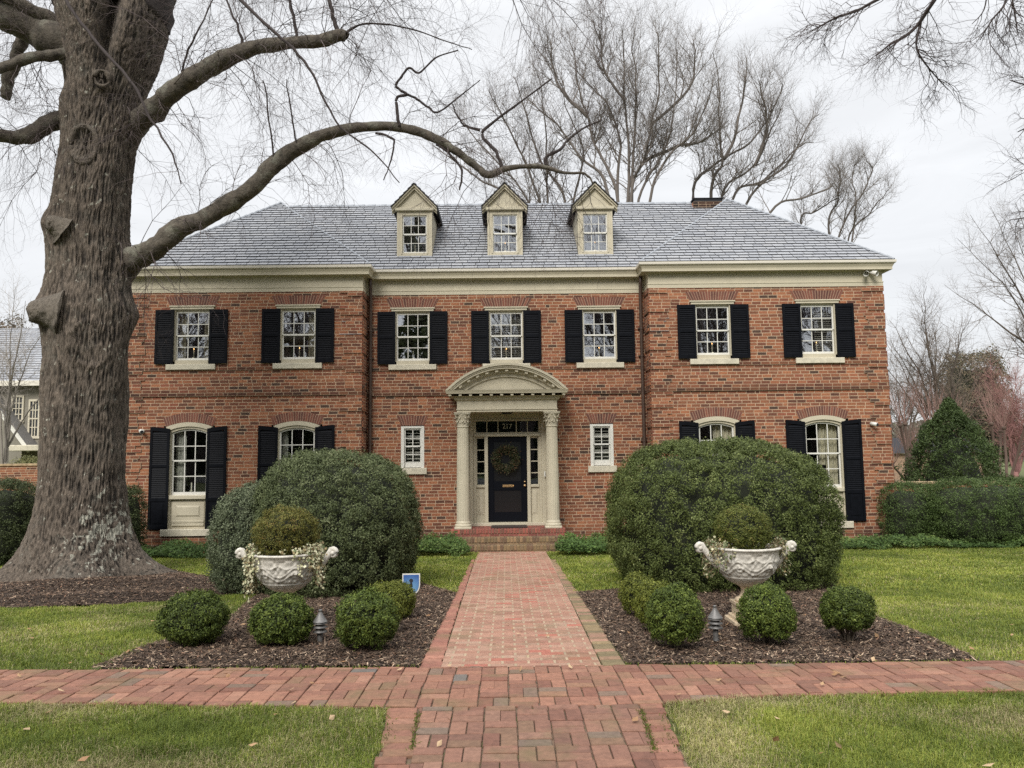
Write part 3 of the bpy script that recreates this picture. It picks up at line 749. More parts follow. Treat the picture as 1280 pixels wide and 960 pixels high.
# frame posts, transom bar
for s in (-1, 1):
    m.bbox(*sorted((HX+s*.80, HX+s*.74)), 17.80, 17.9, .06, 2.40); m.bbox(*sorted((HX+s*.535, HX+s*.455)), 17.785, 17.9, .06, 2.04)
    m.bbox(*sorted((HX+s*.74, HX+s*.71)), 17.84, 17.9, .06, 2.04, .003); m.box(*sorted((HX+s*.71, HX+s*.535)), 17.845, 17.9, .06, .90)
    m.bbox(*sorted((HX+s*.735, HX+s*.535)), 17.80, 17.9, .86, .925); m.box(*sorted((HX+s*.71, HX+s*.535)), 17.84, 17.9, 2.0, 2.04)
    m.bbox(*sorted((HX+s*.69, HX+s*.555)), 17.835, 17.85, .24, .78, .006); m.bbox(*sorted((HX+s*.67, HX+s*.575)), 17.825, 17.84, .27, .75, .012)
m.bbox(HX-.78, HX+.78, 17.775, 17.9, 2.04, 2.10, .01); m.box(HX-.74, HX+.74, 17.82, 17.9, 2.10, 2.14)
for x in (-.74, -.475, -.215, .215, .475, .74): m.box(HX+x-.010, HX+x+.010, 17.83, 17.86, 2.14, 2.40)
for s in (-1, 1):
    for z in (1.19, 1.46, 1.73): m.box(*sorted((HX+s*.71, HX+s*.535)), 17.845, 17.87, z-.010, z+.010)
m.bbox(HX-.88, HX+.88, 17.62, 17.9, pz, .062, .008)
m.build('door_surround', MAT['cream'], house)
m = MB(); m.box(HX-.74, HX+.74, 17.862, 17.866, 2.12, 2.42)
for s in (-1, 1): m.box(*sorted((HX+s*.72, HX+s*.53)), 17.874, 17.878, .92, 2.02)
m.build('transom_pane', MAT['glass_low'], house)
m = MB(); m.box(HX-.9, HX+.9, 18.6, 18.62, 0, 2.6); m.box(HX-.95, HX-.9, 17.95, 18.6, 0, 2.6); m.box(HX+.9, HX+.95, 17.95, 18.6, 0, 2.6); m.box(HX-.9, HX+.9, 17.95, 18.6, 2.55, 2.6); m.build('room', MAT['dark'], house)
door = MB(); a, b = HX-.452, HX+.452; y = 17.85
door.bbox(a, a+.12, y, y+.05, .065, 2.035); door.bbox(b-.12, b, y, y+.05, .065, 2.035)
for z0_, z1_ in ((.065, .27), (.80, .98), (1.93, 2.035)): door.box(a+.12, b-.12, y+.001, y+.05, z0_, z1_)
door.box(a+.12, b-.12, y+.022, y+.05, .27, .80); door.box(a+.12, b-.12, y+.022, y+.05, .98, 1.93)
for z0_, z1_ in ((.27, .80), (.98, 1.93)):
    p0, p1 = a+.12, b-.12; t = .02
    for q in ((p0, p1, z0_, z0_+t), (p0, p1, z1_-t, z1_), (p0, p0+t, z0_+t, z1_-t), (p1-t, p1, z0_+t, z1_-t)): door.box(q[0], q[1], y+.008, y+.03, q[2], q[3])
do = door.build('door', MAT['door'], house)
m = MB(); m.box(a+.14, b-.14, y+.016, y+.021, .29, .78); m.box(a+.14, b-.14, y+.016, y+.021, 1.0, 1.91); m.build('door_pane', mat('door_glass', (.006, .007, .009), rough=.22, spec=.5), do)
m = MB(); m.bbox(HX-.12, HX+.14, y-.012, y+.01, .865, .925, .008); m.bbox(HX-.09, HX+.11, y-.020, y-.01, .878, .912, .004); m.build('mail_slot', MAT['brass'], do)
m = MB()
for z, r in ((.90, .030), (.99, .022)):
    rr = [(0, -.06), (r*.7, -.055), (r, -.04), (r*.7, -.02), (r*.4, -.01), (r*1.1, -.004), (r*1.1, .002)]
    K_ = 14; V = [(HX+.395+q[0]*cos(i*2*pi/K_), y+q[1], z+q[0]*sin(i*2*pi/K_)) for q in rr for i in range(K_)]
    m.grid(np.array(V).reshape(len(rr), K_, 3), True)
m.build('door_handle', MAT['brass'], do, True)
m = MB(); m.bbox(HX+.845, HX+.875, 17.69, 17.71, 1.10, 1.22, .005)
m.build('doorbell', MAT['white'], house)
m = MB(); m.lathe([(0, -.03), (.10, -.028), (.14, -.01), (.15, 0)], (HX, 17.35, 2.572), 20); m.build('porch_light', MAT['felt'], house, True)
# house number on the transom
cu_ = bpy.data.curves.new('house_number', 'FONT'); cu_.body = '217'; cu_.size = .155; cu_.extrude = .002; cu_.align_x = 'CENTER'; cu_.align_y = 'CENTER'
cu_.materials.append(mat('gilt', (.42, .40, .30), rough=.6, metallic=.2))
t0_ = bpy.data.objects.new('house_number', cu_); COL.objects.link(t0_); bpy.context.view_layer.update()
me_ = bpy.data.meshes.new_from_object(t0_.evaluated_get(bpy.context.evaluated_depsgraph_get())); bpy.data.objects.remove(t0_); bpy.data.curves.remove(cu_)
t_ = bpy.data.objects.new('house_number', me_); COL.objects.link(t_); t_.parent = house; t_.location = (-.0, 17.858-YW, 2.275+.47); t_.rotation_euler = (pi/2, 0, 0)

# ---- steps: rowlock brick edges on solid courses
bb, mm = MB(), MB()
STC = np.array([(.24, .075, .055), (.20, .065, .05), (.27, .085, .06), (.17, .07, .05)]); STM = np.array([(.19, .13, .065), (.16, .11, .06), (.22, .14, .075), (.14, .085, .05)])
def step(x0, x1, y0, y1, zt, zb, pal):
    bb_y = y0; n = int((x1-x0)/.068); w_ = (x1-x0)/n
    for i in range(n):
        c = pal[rng.integers(4)]*rng.uniform(.85, 1.15); a_ = x0+i*w_+.005; b_ = a_+w_-.010; j = rng.uniform(-.002, .002, 2)
        bb.bbox(a_, b_, y0+j[0], y0+.2, zt-.095, zt+j[1], .005, c)
    z = zt-.10
    k = 0
    while z > zb+.01:
        z2 = max(z-.072, zb); u = x0+.01-(k % 2)*.1
        while u < x1-.01:
            a_, b_ = max(u+.005, x0+.012), min(u+.205, x1-.012); u += .21
            if b_-a_ > .03: bb.box(a_, b_, y0+.012, y0+.2, z2+.005, z-.005, pal[rng.integers(4)]*rng.uniform(.8, 1.1))
        z = z2; k += 1
    mm.box(x0+.015, x1-.015, y0+.018, y1, zb, zt-.012, (.30, .23, .15))
    for yy in np.arange(y0+.205, y1-.05, .2):
        u = x0
        while u < x1-.02: bb.box(u+.004, min(u+.096, x1), yy, min(yy+.19, y1), zt-.03, zt, pal[rng.integers(4)]*rng.uniform(.85, 1.1)); u += .1
step(HX-1.26, HX+1.26, 16.92, 17.80, pz, -.17, STC); step(HX-1.29, HX+1.29, 16.60, 16.93, -.165, -.30, STM); step(HX-1.29, HX+1.29, 16.28, 16.61, -.295, -.47, STM)
st = bb.build('steps', MAT['brick'], house); mm.build('mortar', MAT['mortar'], st)

# ---- things fixed or laid on the house
m = MB(); m.bbox(HX-.38, HX+.42, 17.10, 17.58, pz+.0005, pz+.028, .01)
tag(m.build('doormat', mat('coir_mat', (.035, .022, .018), rough=1, nscale=80, namt=.5), loc=(HX, 17.3, pz)), 'dark coir doormat lying on the brick landing before the front door', 'doormat')
def sec_cam(px, py, lab):
    p = P(px, py, YW-.03); m = MB(); c = MB()
    o = empty('security_camera', (p[0], YW-.003, p[2]), lab, 'security camera', 'bullet cameras on the brick wall')
    m.tube([(p[0], YW-.003, p[2]), (p[0], YW-.05, p[2])], [.045, .03], 14, cap=True); m.build('mount', MAT['white'], o, True)
    m = MB(); m.tube([(p[0]-.03, YW-.05, p[2]+.01), (p[0]+.05, YW-.17, p[2]-.02)], [.042, .045], 14, cap=True); m.build('camera_body', MAT['white'], o, True)
    m = MB(); m.tube([(p[0]+.05, YW-.17, p[2]-.02), (p[0]+.056, YW-.18, p[2]-.022)], [.036, .036], 12, cap=True); m.build('lens', MAT['felt'], o)
sec_cam(178, 539, 'small white bullet camera on brick between the oak trunk and the leftmost tall shutter')
sec_cam(1090, 530, 'small white bullet camera on brick right of the rightmost tall shutter')
p = P(1086, 336, 17.2); x, z = p[0], 5.72; fl = empty('floodlight', (x, 17.28, z), 'twin-headed cream floodlight under the cornice at the right end of the house', 'floodlight')
m = MB(); m.tube([(x, 17.297, z+.03), (x, 17.24, z+.03)], [.05, .04], 14, cap=True); m.build('mount', MAT['white'], fl, True)
for s in (-1, 1):
    m = MB(); m.tube([(x, 17.25, z+.02), (x+s*.05, 17.2, z-.01), (x+s*.07, 17.17, z-.02), (x+s*.13, 17.08, z-.06)], [.018, .025, .05, .062], 14); m.build('lamp_head', MAT['white'], fl, True)
# wreath
wr = empty('wreath', (HX-.04, 17.80, 1.52), 'round twiggy greenery wreath hanging on the black front door', 'wreath')
m = MB(); n = 2600; a = rng.uniform(0, 2*pi, n); r = .215+rng.normal(0, .05, n); yy = 17.79-np.abs(rng.normal(0, .03, n))
c = np.stack([HX-.04+r*np.cos(a), yy, 1.52+r*np.sin(a)], -1)
out = np.stack([np.cos(a), -.35+0*a, np.sin(a)], -1)+rng.normal(0, .55, (n, 3)); out /= np.linalg.norm(out, axis=1)[:, None]
sd_ = np.cross(out, rng.normal(0, 1, (n, 3))); sd_ /= np.linalg.norm(sd_, axis=1)[:, None]
l = rng.uniform(.03, .075, n)[:, None]; V = np.stack([c, c+out*l*.5+sd_*.009, c+out*l, c+out*l*.5-sd_*.009], 1)
WC = np.array([(.045, .055, .022), (.06, .055, .03), (.10, .065, .03), (.03, .04, .02), (.13, .10, .06), (.11, .045, .03)])
m.add(V.reshape(-1, 3), np.arange(n*4).reshape(-1, 4), WC[rng.choice(6, n, p=[.3, .25, .15, .2, .06, .04])]); m.build('greenery', MAT['leaf'], wr)
m = MB(); t = np.linspace(0, 2*pi, 24); m.tube(np.stack([HX-.04+.21*np.cos(t), 17.82+0*t, 1.52+.21*np.sin(t)], -1), .03, 8, (.05, .035, .025)); m.build('wreath_ring', MAT['twig'], wr)
# ================================================================ GROUND
def inpoly(x, y, poly):
    c = np.zeros(x.shape, bool); n = len(poly)
    for i in range(n):
        x1, y1 = poly[i]; x2, y2 = poly[i-1]
        if y1 == y2: continue
        c ^= ((y1 > y) != (y2 > y)) & (x < (x2-x1)*(y-y1)/(y2-y1)+x1)
    return c
def gp(*pts): return [tuple(G(*p)[:2]) for p in pts]
SWALK_T = gp((-700, 846), (0, 839), (260, 837), (523, 835.5), (640, 834.5), (782, 832.5), (960, 831), (1280, 827), (2000, 818))
SWALK_B = gp((-700, 890), (0, 880), (260, 883), (486, 885), (520, 886), (700, 884), (828, 881), (960, 871), (1280, 865.5), (2000, 856))
cross_poly = SWALK_B+SWALK_T[::-1]
near_poly = gp((462, 1000), (484, 885), (828, 880.5), (866, 965), (884, 1000)); _e = lambda a, b, y: (a[0]+(b[0]-a[0])*(y-a[1])/(b[1]-a[1]), y); near_poly = [_e(*gp((466, 985), (485, 886)), 2.), near_poly[1], near_poly[2], _e(*gp((872, 985), (828, 882)), 2.)]
cen_out = gp((523, 836), (560, 763), (597, 698), (686, 696), (735, 760), (783, 833))
cen_in = gp((551, 836), (594, 700), (688, 700), (752, 834))
for L_ in (cen_out, cen_in):
    pass
ic = [cen_out[2], cen_out[3]]
cen_out = [cen_out[0], cen_out[1], cen_out[2], (cen_out[2][0], 16.3), (cen_out[3][0], 16.3), cen_out[3], cen_out[4], cen_out[5]]
cen_in = [cen_in[0], cen_in[1], (cen_in[1][0]+.0, 16.3), (cen_in[2][0], 16.3), cen_in[2], cen_in[3]]
bedL = gp((112, 836), (140, 826), (185, 806), (245, 792), (285, 775), (310, 752), (330, 738), (380, 725), (520, 728), (571, 742), (553, 779), (524, 834))
bedR = gp((782, 831.5), (751, 785), (721, 741), (800, 735), (1040, 730), (1060, 748), (1080, 765), (1150, 792), (1195, 812), (1224, 826.5))
ring = gp((-120, 775), (0, 760), (100, 758), (200, 752), (300, 742), (312, 738), (290, 727), (230, 716), (160, 700)); ring += [(-7.5, 14.2), (-9.8, 14.0), (-10.3, 12.2)]
stripL = gp((190, 693), (268, 690)); 
paved = [cross_poly, near_poly, cen_out]
# terrain: one sheet to the horizon
def axis(lo, hi, fine0, fine1, st):
    a = np.arange(fine0, fine1+1e-6, st); out = list(a); d = st
    x = fine1
    while x < hi: d *= 1.35; x += d; out.append(x)
    x = fine0; d = st; pre = []
    while x > lo: d *= 1.35; x -= d; pre.append(x)
    return np.array(pre[::-1]+out)
xs = axis(-900, 900, -14, 14, .12); ys = axis(-400, 1500, 2, 20, .12)
X, Y = np.meshgrid(xs, ys, indexing='ij'); Z = gz(Y)+.012*noise(np.stack([X*.8, Y*.8, 0*X], -1))-.02
m = MB(); m.grid(np.stack([X, Y, Z], -1)); g = m.build('ground', MAT['soil'], smooth=True); tag(g, kind='structure')
# mulch sheets, gently mounded
def mulch(name, poly, hgt):
    P2 = np.array(poly); x = np.arange(P2[:, 0].min(), P2[:, 0].max(), .05); y = np.arange(P2[:, 1].min(), P2[:, 1].max(), .05)
    X, Y = np.meshgrid(x, y, indexing='ij'); ok = inpoly(X+.04*noise(np.stack([X*5, Y*5, 0*X], -1)), Y+.04*noise(np.stack([X*5, Y*5, 9+0*X], -1)), poly)
    D = np.full(X.shape, 9.); n_ = len(poly)
    for i in range(n_):
        a = np.array(poly[i]); b = np.array(poly[i-1]); ab = b-a; t = np.clip(((X-a[0])*ab[0]+(Y-a[1])*ab[1])/(ab@ab+1e-9), 0, 1); D = np.minimum(D, np.hypot(X-a[0]-t*ab[0], Y-a[1]-t*ab[1]))
    fo = np.clip(D/.35, 0, 1)
    Z = gz(Y)-.030*(1-np.clip(D/.10, 0, 1))+.004+fo*hgt*(.5+.5*noise(np.stack([X*1.2, Y*1.2, 0*X], -1)))+.010*fbm(np.stack([X*9, Y*9, 0*X], -1), 2)*fo
    idx = -np.ones(X.shape, int); idx[:] = np.arange(X.size).reshape(X.shape)
    q = np.stack([idx[:-1, :-1], idx[1:, :-1], idx[1:, 1:], idx[:-1, 1:]], -1)[ok[:-1, :-1]]
    m = MB(); m.add(np.stack([X, Y, Z], -1).reshape(-1, 3), q); return tag(m.build(name, MAT['mulch'], smooth=True), kind='structure')
mulch('mulch_bed', bedL, .03); mulch('mulch_bed', bedR, .03); mulch('mulch_bed', ring, .10)
# mulch chips and straw
def chips(polys, dens, name, kind='stuff'):
    m = MB()
    for poly, hg, d in polys:
        P2 = np.array(poly); lo, hi = P2.min(0), P2.max(0); n = int((hi-lo).prod()*d)
        x = rng.uniform(lo[0], hi[0], n); y = rng.uniform(lo[1], hi[1], n); k = inpoly(x, y, poly); x, y = x[k], y[k]; n = len(x)
        D = np.full(n, 9.)
        for i in range(len(poly)):
            a_ = np.array(poly[i]); b_ = np.array(poly[i-1]); ab = b_-a_; t_ = np.clip(((x-a_[0])*ab[0]+(y-a_[1])*ab[1])/(ab@ab+1e-9), 0, 1); D = np.minimum(D, np.hypot(x-a_[0]-t_*ab[0], y-a_[1]-t_*ab[1]))
        z = gz(y)+.010+np.clip(D/.35, 0, 1)*hg*(.5+.5*noise(np.stack([x*1.2, y*1.2, 0*x], -1)))+rng.uniform(0, .010, n)
        c = np.stack([x, y, z], -1); a = rng.uniform(0, 2*pi, n); t = np.stack([np.cos(a), np.sin(a), rng.normal(0, .25, n)], -1)
        b = np.stack([-np.sin(a), np.cos(a), rng.normal(0, .4, n)], -1)
        l = rng.gamma(3, .0075, n)[:, None]; w_ = rng.uniform(.0025, .007, n)[:, None]
        V = np.stack([c-t*l-b*w_*.6, c+t*l*.2-b*w_, c+t*l, c-t*l*.1+b*w_], 1)
        pal = np.array([(.062, .038, .025), (.040, .025, .017), (.11, .068, .042), (.20, .142, .10), (.38, .28, .195), (.24, .135, .085)])
        front = np.clip((7.2-y)/1.2, 0, 1)
        u = rng.random(n); ci = np.select([u < .34, u < .60, u < .80, u < .93-.10*front, u < .97], [0, 1, 2, 3, 4], 5)
        m.add(V.reshape(-1, 3), np.arange(n*4).reshape(-1, 4), pal[ci]*rng.uniform(.7, 1.3, (n, 1)))
    return tag(m.build(name, MAT['chip']), kind=kind)
tag(chips([(bedL, .03, 5200), (bedR, .03, 5200), (ring, .10, 2600)], 0, 'mulch_chips'), 'shredded bark mulch and pale dry leaf strips in the planting beds', 'mulch')

# ---- brick paving, each brick laid separately
PV = np.array([(.225, .105, .070), (.25, .12, .078), (.195, .092, .062), (.265, .135, .09), (.18, .078, .052), (.215, .115, .070), (.17, .112, .08), (.125, .108, .095)])
PVP = [.2, .18, .18, .11, .14, .13, .053, .007]
pv = MB()
def paver(q, col, tilt=.006, gap=.006, h=.03, jz=.003):
    """one brick from a convex world quad"""
    q = [np.array(p, float) for p in q]; n = len(q); c = sum(q)/n
    if n < 3: return
    q = [c+(p-c)*(1-gap/max(np.linalg.norm(p-c), .02)) for p in q]
    dz = rng.uniform(-jz, jz); tx, ty = rng.uniform(-tilt, tilt, 2)*6
    zt = [gz(p[1])+.012+dz+tx*(p-c)[0]*.2+ty*(p-c)[1]*.2 for p in q]
    inn = [c+(p-c)*(1-.006/max(np.linalg.norm(p-c), .02)) for p in q]
    V = [(*p, z) for p, z in zip(inn, zt)]+[(*p, z-.004) for p, z in zip(q, zt)]+[(*p, z-h) for p, z in zip(q, zt)]
    f = [[i, i+n, n+(i+1) % n, (i+1) % n] for i in range(n)]+[[i+n, i+2*n, 2*n+(i+1) % n, n+(i+1) % n] for i in range(n)]
    pv.add(V, [np.array([list(range(n))]), np.array(f)], col)
def pcol(tint=(1, 1, 1)): return PV[rng.choice(8, p=PVP)]*rng.uniform(.88, 1.12)*np.array(tint)
def ccw(p):
    a = sum(p[i-1][0]*p[i][1]-p[i][0]*p[i-1][1] for i in range(len(p))); return p if a > 0 else p[::-1]
def basket(poly, x0, x1, y0, y1, ang=0, s=.203, tint=(1, 1, 1)):
    ca, sa = cos(ang), sin(ang)
    for i in range(int((x1-x0)/s)+1):
        for j in range(int((y1-y0)/s)+1):
            for k in range(2):
                if (i+j) % 2: r = [(i*s, j*s+k*s/2), (i*s+s, j*s+k*s/2), (i*s+s, j*s+k*s/2+s/2), (i*s, j*s+k*s/2+s/2)]
                else: r = [(i*s+k*s/2, j*s), (i*s+k*s/2+s/2, j*s), (i*s+k*s/2+s/2, j*s+s), (i*s+k*s/2, j*s+s)]
                jj = rng.normal(0, .0022, 2); q = []
                for a, b in r:
                    xx, yy = x0+a+jj[0], y0+b+jj[1]; q.append((xx*ca-yy*sa, xx*sa+yy*ca))
                for pl in (poly if isinstance(poly[0], list) else [poly]):
                    qq = clip(q, pl)
                    if len(qq) >= 3: paver(qq, pcol(tint))
# split the crossing walk into convex pieces between matching edge points
cells_ = []
for i in range(len(SWALK_T)-1):
    t0, t1 = SWALK_T[i], SWALK_T[i+1]
    def yb_(x):
        for a, b in zip(SWALK_B, SWALK_B[1:]):
            if a[0] <= x <= b[0]: return a[1]+(b[1]-a[1])*(x-a[0])/(b[0]-a[0])
        return SWALK_B[-1][1]
    xsq = sorted({t0[0], t1[0]}|{b[0] for b in SWALK_B if t0[0] < b[0] < t1[0]})
    for a, b in zip(xsq, xsq[1:]):
        ty = lambda x: t0[1]+(t1[1]-t0[1])*(x-t0[0])/(t1[0]-t0[0])
        cells_.append(ccw([(a, yb_(a)), (b, yb_(b)), (b, ty(b)), (a, ty(a))]))
def ext_cell(c_, e=.35):
    xa, xb = min(p[0] for p in c_), max(p[0] for p in c_); L_ = sorted([p for p in c_ if abs(p[0]-xa) < 1e-6], key=lambda p: p[1]); R_ = sorted([p for p in c_ if abs(p[0]-xb) < 1e-6], key=lambda p: p[1])
    f = lambda p, q, x: (x, p[1]+(q[1]-p[1])*(x-p[0])/(q[0]-p[0]))
    return xa, xb, ccw([f(L_[0], R_[0], xa-e), f(L_[0], R_[0], xb+e), f(L_[-1], R_[-1], xb+e), f(L_[-1], R_[-1], xa-e)])
EC = [ext_cell(c_) for c_ in cells_ if max(p[0] for p in c_)-min(p[0] for p in c_) > .004]; s_ = .203
for i in range(-36, 42):
    for j in range(-2, 8):
        for k in range(2):
            X0, Y0_ = i*s_, 4.9+j*s_
            if (i+j) % 2: r = [(0, k*s_/2), (s_, k*s_/2), (s_, k*s_/2+s_/2), (0, k*s_/2+s_/2)]
            else: r = [(k*s_/2, 0), (k*s_/2+s_/2, 0), (k*s_/2+s_/2, s_), (k*s_/2, s_)]
            jj = rng.normal(0, .0025, 2); sag = .012*noise(np.array([[X0*.7, Y0_*.7, 4.]]))[0]
            q = [(X0+u_+jj[0], Y0_+v_+jj[1]+sag) for u_, v_ in r]; cx_ = sum(p[0] for p in q)/4
            for xa, xb, pl in EC:
                if xa <= cx_ < xb:
                    q = clip(q, pl)
                    if len(q) >= 3 and max(p[1] for p in q)-min(p[1] for p in q) > .02: paver(q, pcol())
                    break
# near walk: borders of bricks laid across, basket weave between them
inL = gp((505, 1000), (524, 886)); inR = gp((800, 886), (838, 1000))
ext = lambda a, b, y: (a[0]+(b[0]-a[0])*(y-a[1])/(b[1]-a[1]), y)
yt_ = SWALK_B[4][1]-.005
nl0, nl1 = ext(*gp((466, 985), (485, 886)), 2.2), ext(*gp((466, 985), (485, 886)), yt_); nr0, nr1 = ext(*gp((872, 985), (828, 882)), 2.2), ext(*gp((872, 985), (828, 882)), yt_+.02)
il0, il1 = ext(*inL, 2.2), ext(*inL, yt_); ir0, ir1 = ext(*inR, 2.2), ext(*inR, yt_+.01)
basket(ccw([il0, ir0, ir1, il1]), math.floor(-1.5/.406)*.406+.05, 1.6, 2.2, yt_+.2, 0, tint=(.86, .92, .95))
def ladder(a0, a1, b0, b1, pitch, cols, jit=.01):
    """bricks laid across a strip whose two long edges run a0->a1 and b0->b1"""
    a0, a1, b0, b1 = [np.array(p, float) for p in (a0, a1, b0, b1)]; n = int(np.linalg.norm(a1-a0)/pitch)
    for i in range(n):
        t, u = i/n, (i+1)/n; j = rng.normal(0, jit)
        q = [a0+(a1-a0)*t+(j, 0), b0+(b1-b0)*t+(j, 0), b0+(b1-b0)*u+(j, 0), a0+(a1-a0)*u+(j, 0)]
        paver(q, cols(), gap=.004)
ladder(nl0, nl1, il0, il1, .098, lambda: pcol((.95, .95, .95))); ladder(ir0, ir1, nr0, nr1, .098, lambda: pcol((.97, .95, .95)))
pth = tag(pv.build('crossing_path', MAT['paver']), kind='structure')
# central walk
pv = MB(); CW = np.array([(.33, .165, .115), (.31, .148, .102), (.34, .185, .13), (.31, .135, .095), (.28, .15, .10), (.36, .21, .15), (.35, .115, .08)]); CWP = [.24, .22, .2, .14, .1, .05, .05]
ci = ccw(cen_in); y = cen_in[0][1]; r = 0
while y < 16.3:
    h_ = .098; u = -1.2-(r % 2)*.105
    while u < 1.4:
        q = clip([(u+.006, y+.006), (u+.2, y+.006), (u+.2, y+h_-.006), (u+.006, y+h_-.006)], ci); u += .21
        if len(q) >= 3: paver(q, CW[rng.choice(7, p=CWP)]*np.array((.94, 1.03, 1.04))*rng.uniform(.90, 1.08), tilt=.0003, gap=.002, jz=.0006)
    y += h_; r += 1
red = lambda: np.array([(.29, .125, .088), (.26, .112, .08), (.31, .145, .10)])[rng.integers(3)]*rng.uniform(.85, 1.1)
mos = lambda: np.array([(.22, .16, .085), (.26, .16, .10), (.17, .13, .07), (.30, .17, .115)])[rng.integers(4)]*rng.uniform(.8, 1.1)
ladder(cen_out[0], cen_out[1], cen_in[0], tuple(np.array(cen_in[0])+(np.array(cen_in[1])-cen_in[0])*(cen_out[1][1]-cen_in[0][1])/(cen_in[1][1]-cen_in[0][1])-(.012, 0)), .1, red, .006)
mid = tuple(np.array(cen_in[0])+(np.array(cen_in[1])-cen_in[0])*(cen_out[1][1]-cen_in[0][1])/(cen_in[1][1]-cen_in[0][1])-(.012, 0))
ladder(cen_out[1], (cen_in[1][0]-.07, cen_in[1][1]), mid, (cen_in[1][0]-.01, cen_in[1][1]), .1, red, .006)
ri0, ri1 = cen_in[-1], cen_in[-2]; ro0, ro1, ro2 = cen_out[-1], cen_out[-2], (cen_in[-2][0]+.09, cen_in[-2][1])
tm = (ro1[1]-ri0[1])/(ri1[1]-ri0[1]); rm = (ri0[0]+(ri1[0]-ri0[0])*tm+.012, ro1[1])
ladder((ri0[0]+.012, ri0[1]), rm, ro0, ro1, .1, mos, .006); ladder(rm, (ri1[0]+.01, ri1[1]), ro1, ro2, .1, mos, .006)
cp = tag(pv.build('central_path', MAT['paver']), kind='structure')
# bedding: sand joints under the crossing walk, pale mortar under the central one
def sheet(name, poly, dz, mt):
    m = MB(); Pp = np.array(poly); 
    y0, y1 = Pp[:, 1].min(), Pp[:, 1].max(); ysq = np.arange(y0, y1, .25)
    for ya_ in ysq:
        q = clip([(-12, ya_), (12, ya_), (12, min(ya_+.25, y1)), (-12, min(ya_+.25, y1))], ccw(poly))
        if len(q) >= 3: m.add([(a, b, gz(b)+dz) for a, b in q], [list(range(len(q)))])
    return tag(m.build(name, mt), kind='structure')
MAT['joint'] = mat('path_joint', (.14, .095, .065), rough=1, nscale=14, namt=.5, extra=stain((.07, .09, .02), 5, .52, .66, .9))
MAT['pale_joint'] = mat('pale_mortar', (.33, .25, .17), rough=1, nscale=5, namt=.25, extra=stain((.30, .25, .11), 2.4, .58, .75, .6))
for c_ in cells_:
    if min(p[0] for p in c_) < 8 and max(p[0] for p in c_) > -7: sheet('path_joint', [(max(-9, min(9, a)), b) for a, b in c_], -.002, MAT['joint'])
sheet('path_joint', [il0, ir0, ir1, il1], -.0022, MAT['joint']); sheet('path_joint', [nl0, il0, il1, nl1], -.002, MAT['joint']); sheet('path_joint', [ir0, nr0, nr1, ir1], -.002, MAT['joint'])
sheet('path_mortar', [cen_in[0], cen_in[-1], cen_in[-2], cen_in[1]], .0085, MAT['pale_joint'])
sheet('path_mortar', [cen_in[1], cen_in[-2], cen_in[3], cen_in[2]], .0085, MAT['pale_joint'])
sheet('path_mortar', [cen_out[0], (cen_in[0][0], cen_in[0][1]), (cen_in[1][0], cen_in[1][1]), cen_out[2]], .0035, MAT['pale_joint'])
sheet('path_mortar', [(cen_in[-1][0], cen_in[-1][1]), cen_out[-1], cen_out[5], cen_in[-2]], .0035, MAT['pale_joint'])

# ---- grass
GC = np.array([(.205, .255, .040), (.265, .30, .052), (.14, .19, .034), (.33, .335, .08), (.46, .41, .21), (.29, .25, .12)])
def blades(m, x, y, hgt, wid, dry=.12, flat=.5):
    n = len(x); z = gz(y)-.012; a = rng.uniform(0, 2*pi, n); d = np.stack([np.cos(a), np.sin(a), 0*a], -1); s = np.stack([-np.sin(a), np.cos(a), 0*a], -1)
    h = hgt*(rng.uniform(.45, 1.2, n)*(1+.35*fbm(np.stack([x*6, y*6, 0*x], -1), 2)))[:, None]; ln = rng.uniform(.2, 1.1, n)[:, None]*flat*2; w_ = wid*rng.uniform(.6, 1.3, n)[:, None]
    c = np.stack([x, y, z], -1); up = np.array([0, 0, 1.])
    p1 = c+d*h*ln*.35+up*h*.65; p2 = c+d*h*ln*1.05+up*h*np.clip(1.05-.35*ln, .35, 1)
    V = np.stack([c-s*w_, c+s*w_, p1+s*w_*.8, p1-s*w_*.8, p2], 1)
    patch = fbm(np.stack([x*1.1, y*1.1, 0*x], -1), 2)+.6*fbm(np.stack([x*5, y*5, 3+0*x], -1), 2); u = rng.random(n)+patch*.28
    u2 = rng.random(n); dr = dry*(1+1.6*np.clip(fbm(np.stack([x*1.7+9, y*1.7, 0*x], -1), 2), -.6, 1))
    ci = np.where(u2 < dr, np.where(rng.random(n) < .6, 4, 5), np.where(u < .3, 2, np.where(u < .62, 0, np.where(u < .9, 1, 3))))
    col = GC[ci]*rng.uniform(.85, 1.15, (n, 1))*(1+.20*patch[:, None])
    b = np.arange(n)[:, None]*5
    m.add(V.reshape(-1, 3), [b+np.array([[0, 1, 2, 3]]), b+np.array([[3, 2, 4]])], np.concatenate([col, col]))
def lawn(name, x0, x1, y0, y1, dens, hgt, wid, excl, dry, lab, flat=.5):
    m = MB(); n = int((x1-x0)*(y1-y0)*dens); x = rng.uniform(x0, x1, n); y = rng.uniform(y0, y1, n)
    # keep what the place could show from around the viewpoint
    k = np.abs(x) < y*.80+1.2
    wob = .04*noise(np.stack([x*4, y*4, 0*x], -1))+.02*noise(np.stack([x*19, y*19, 0*x], -1))
    for e_ in excl: k &= ~inpoly(x+wob, y+wob, e_)
    blades(m, x[k], y[k], hgt, wid, dry, flat); return tag(m.build(name, MAT['grass']), lab, 'grass', kind='stuff')
ex = [cross_poly, near_poly, cen_out, bedL, bedR, ring]
lawn('lawn_grass', -4.6, 5.2, 3.5, 5.6, 17000, .042, .0017, ex, .34, 'short winter lawn in front of the crossing brick path')
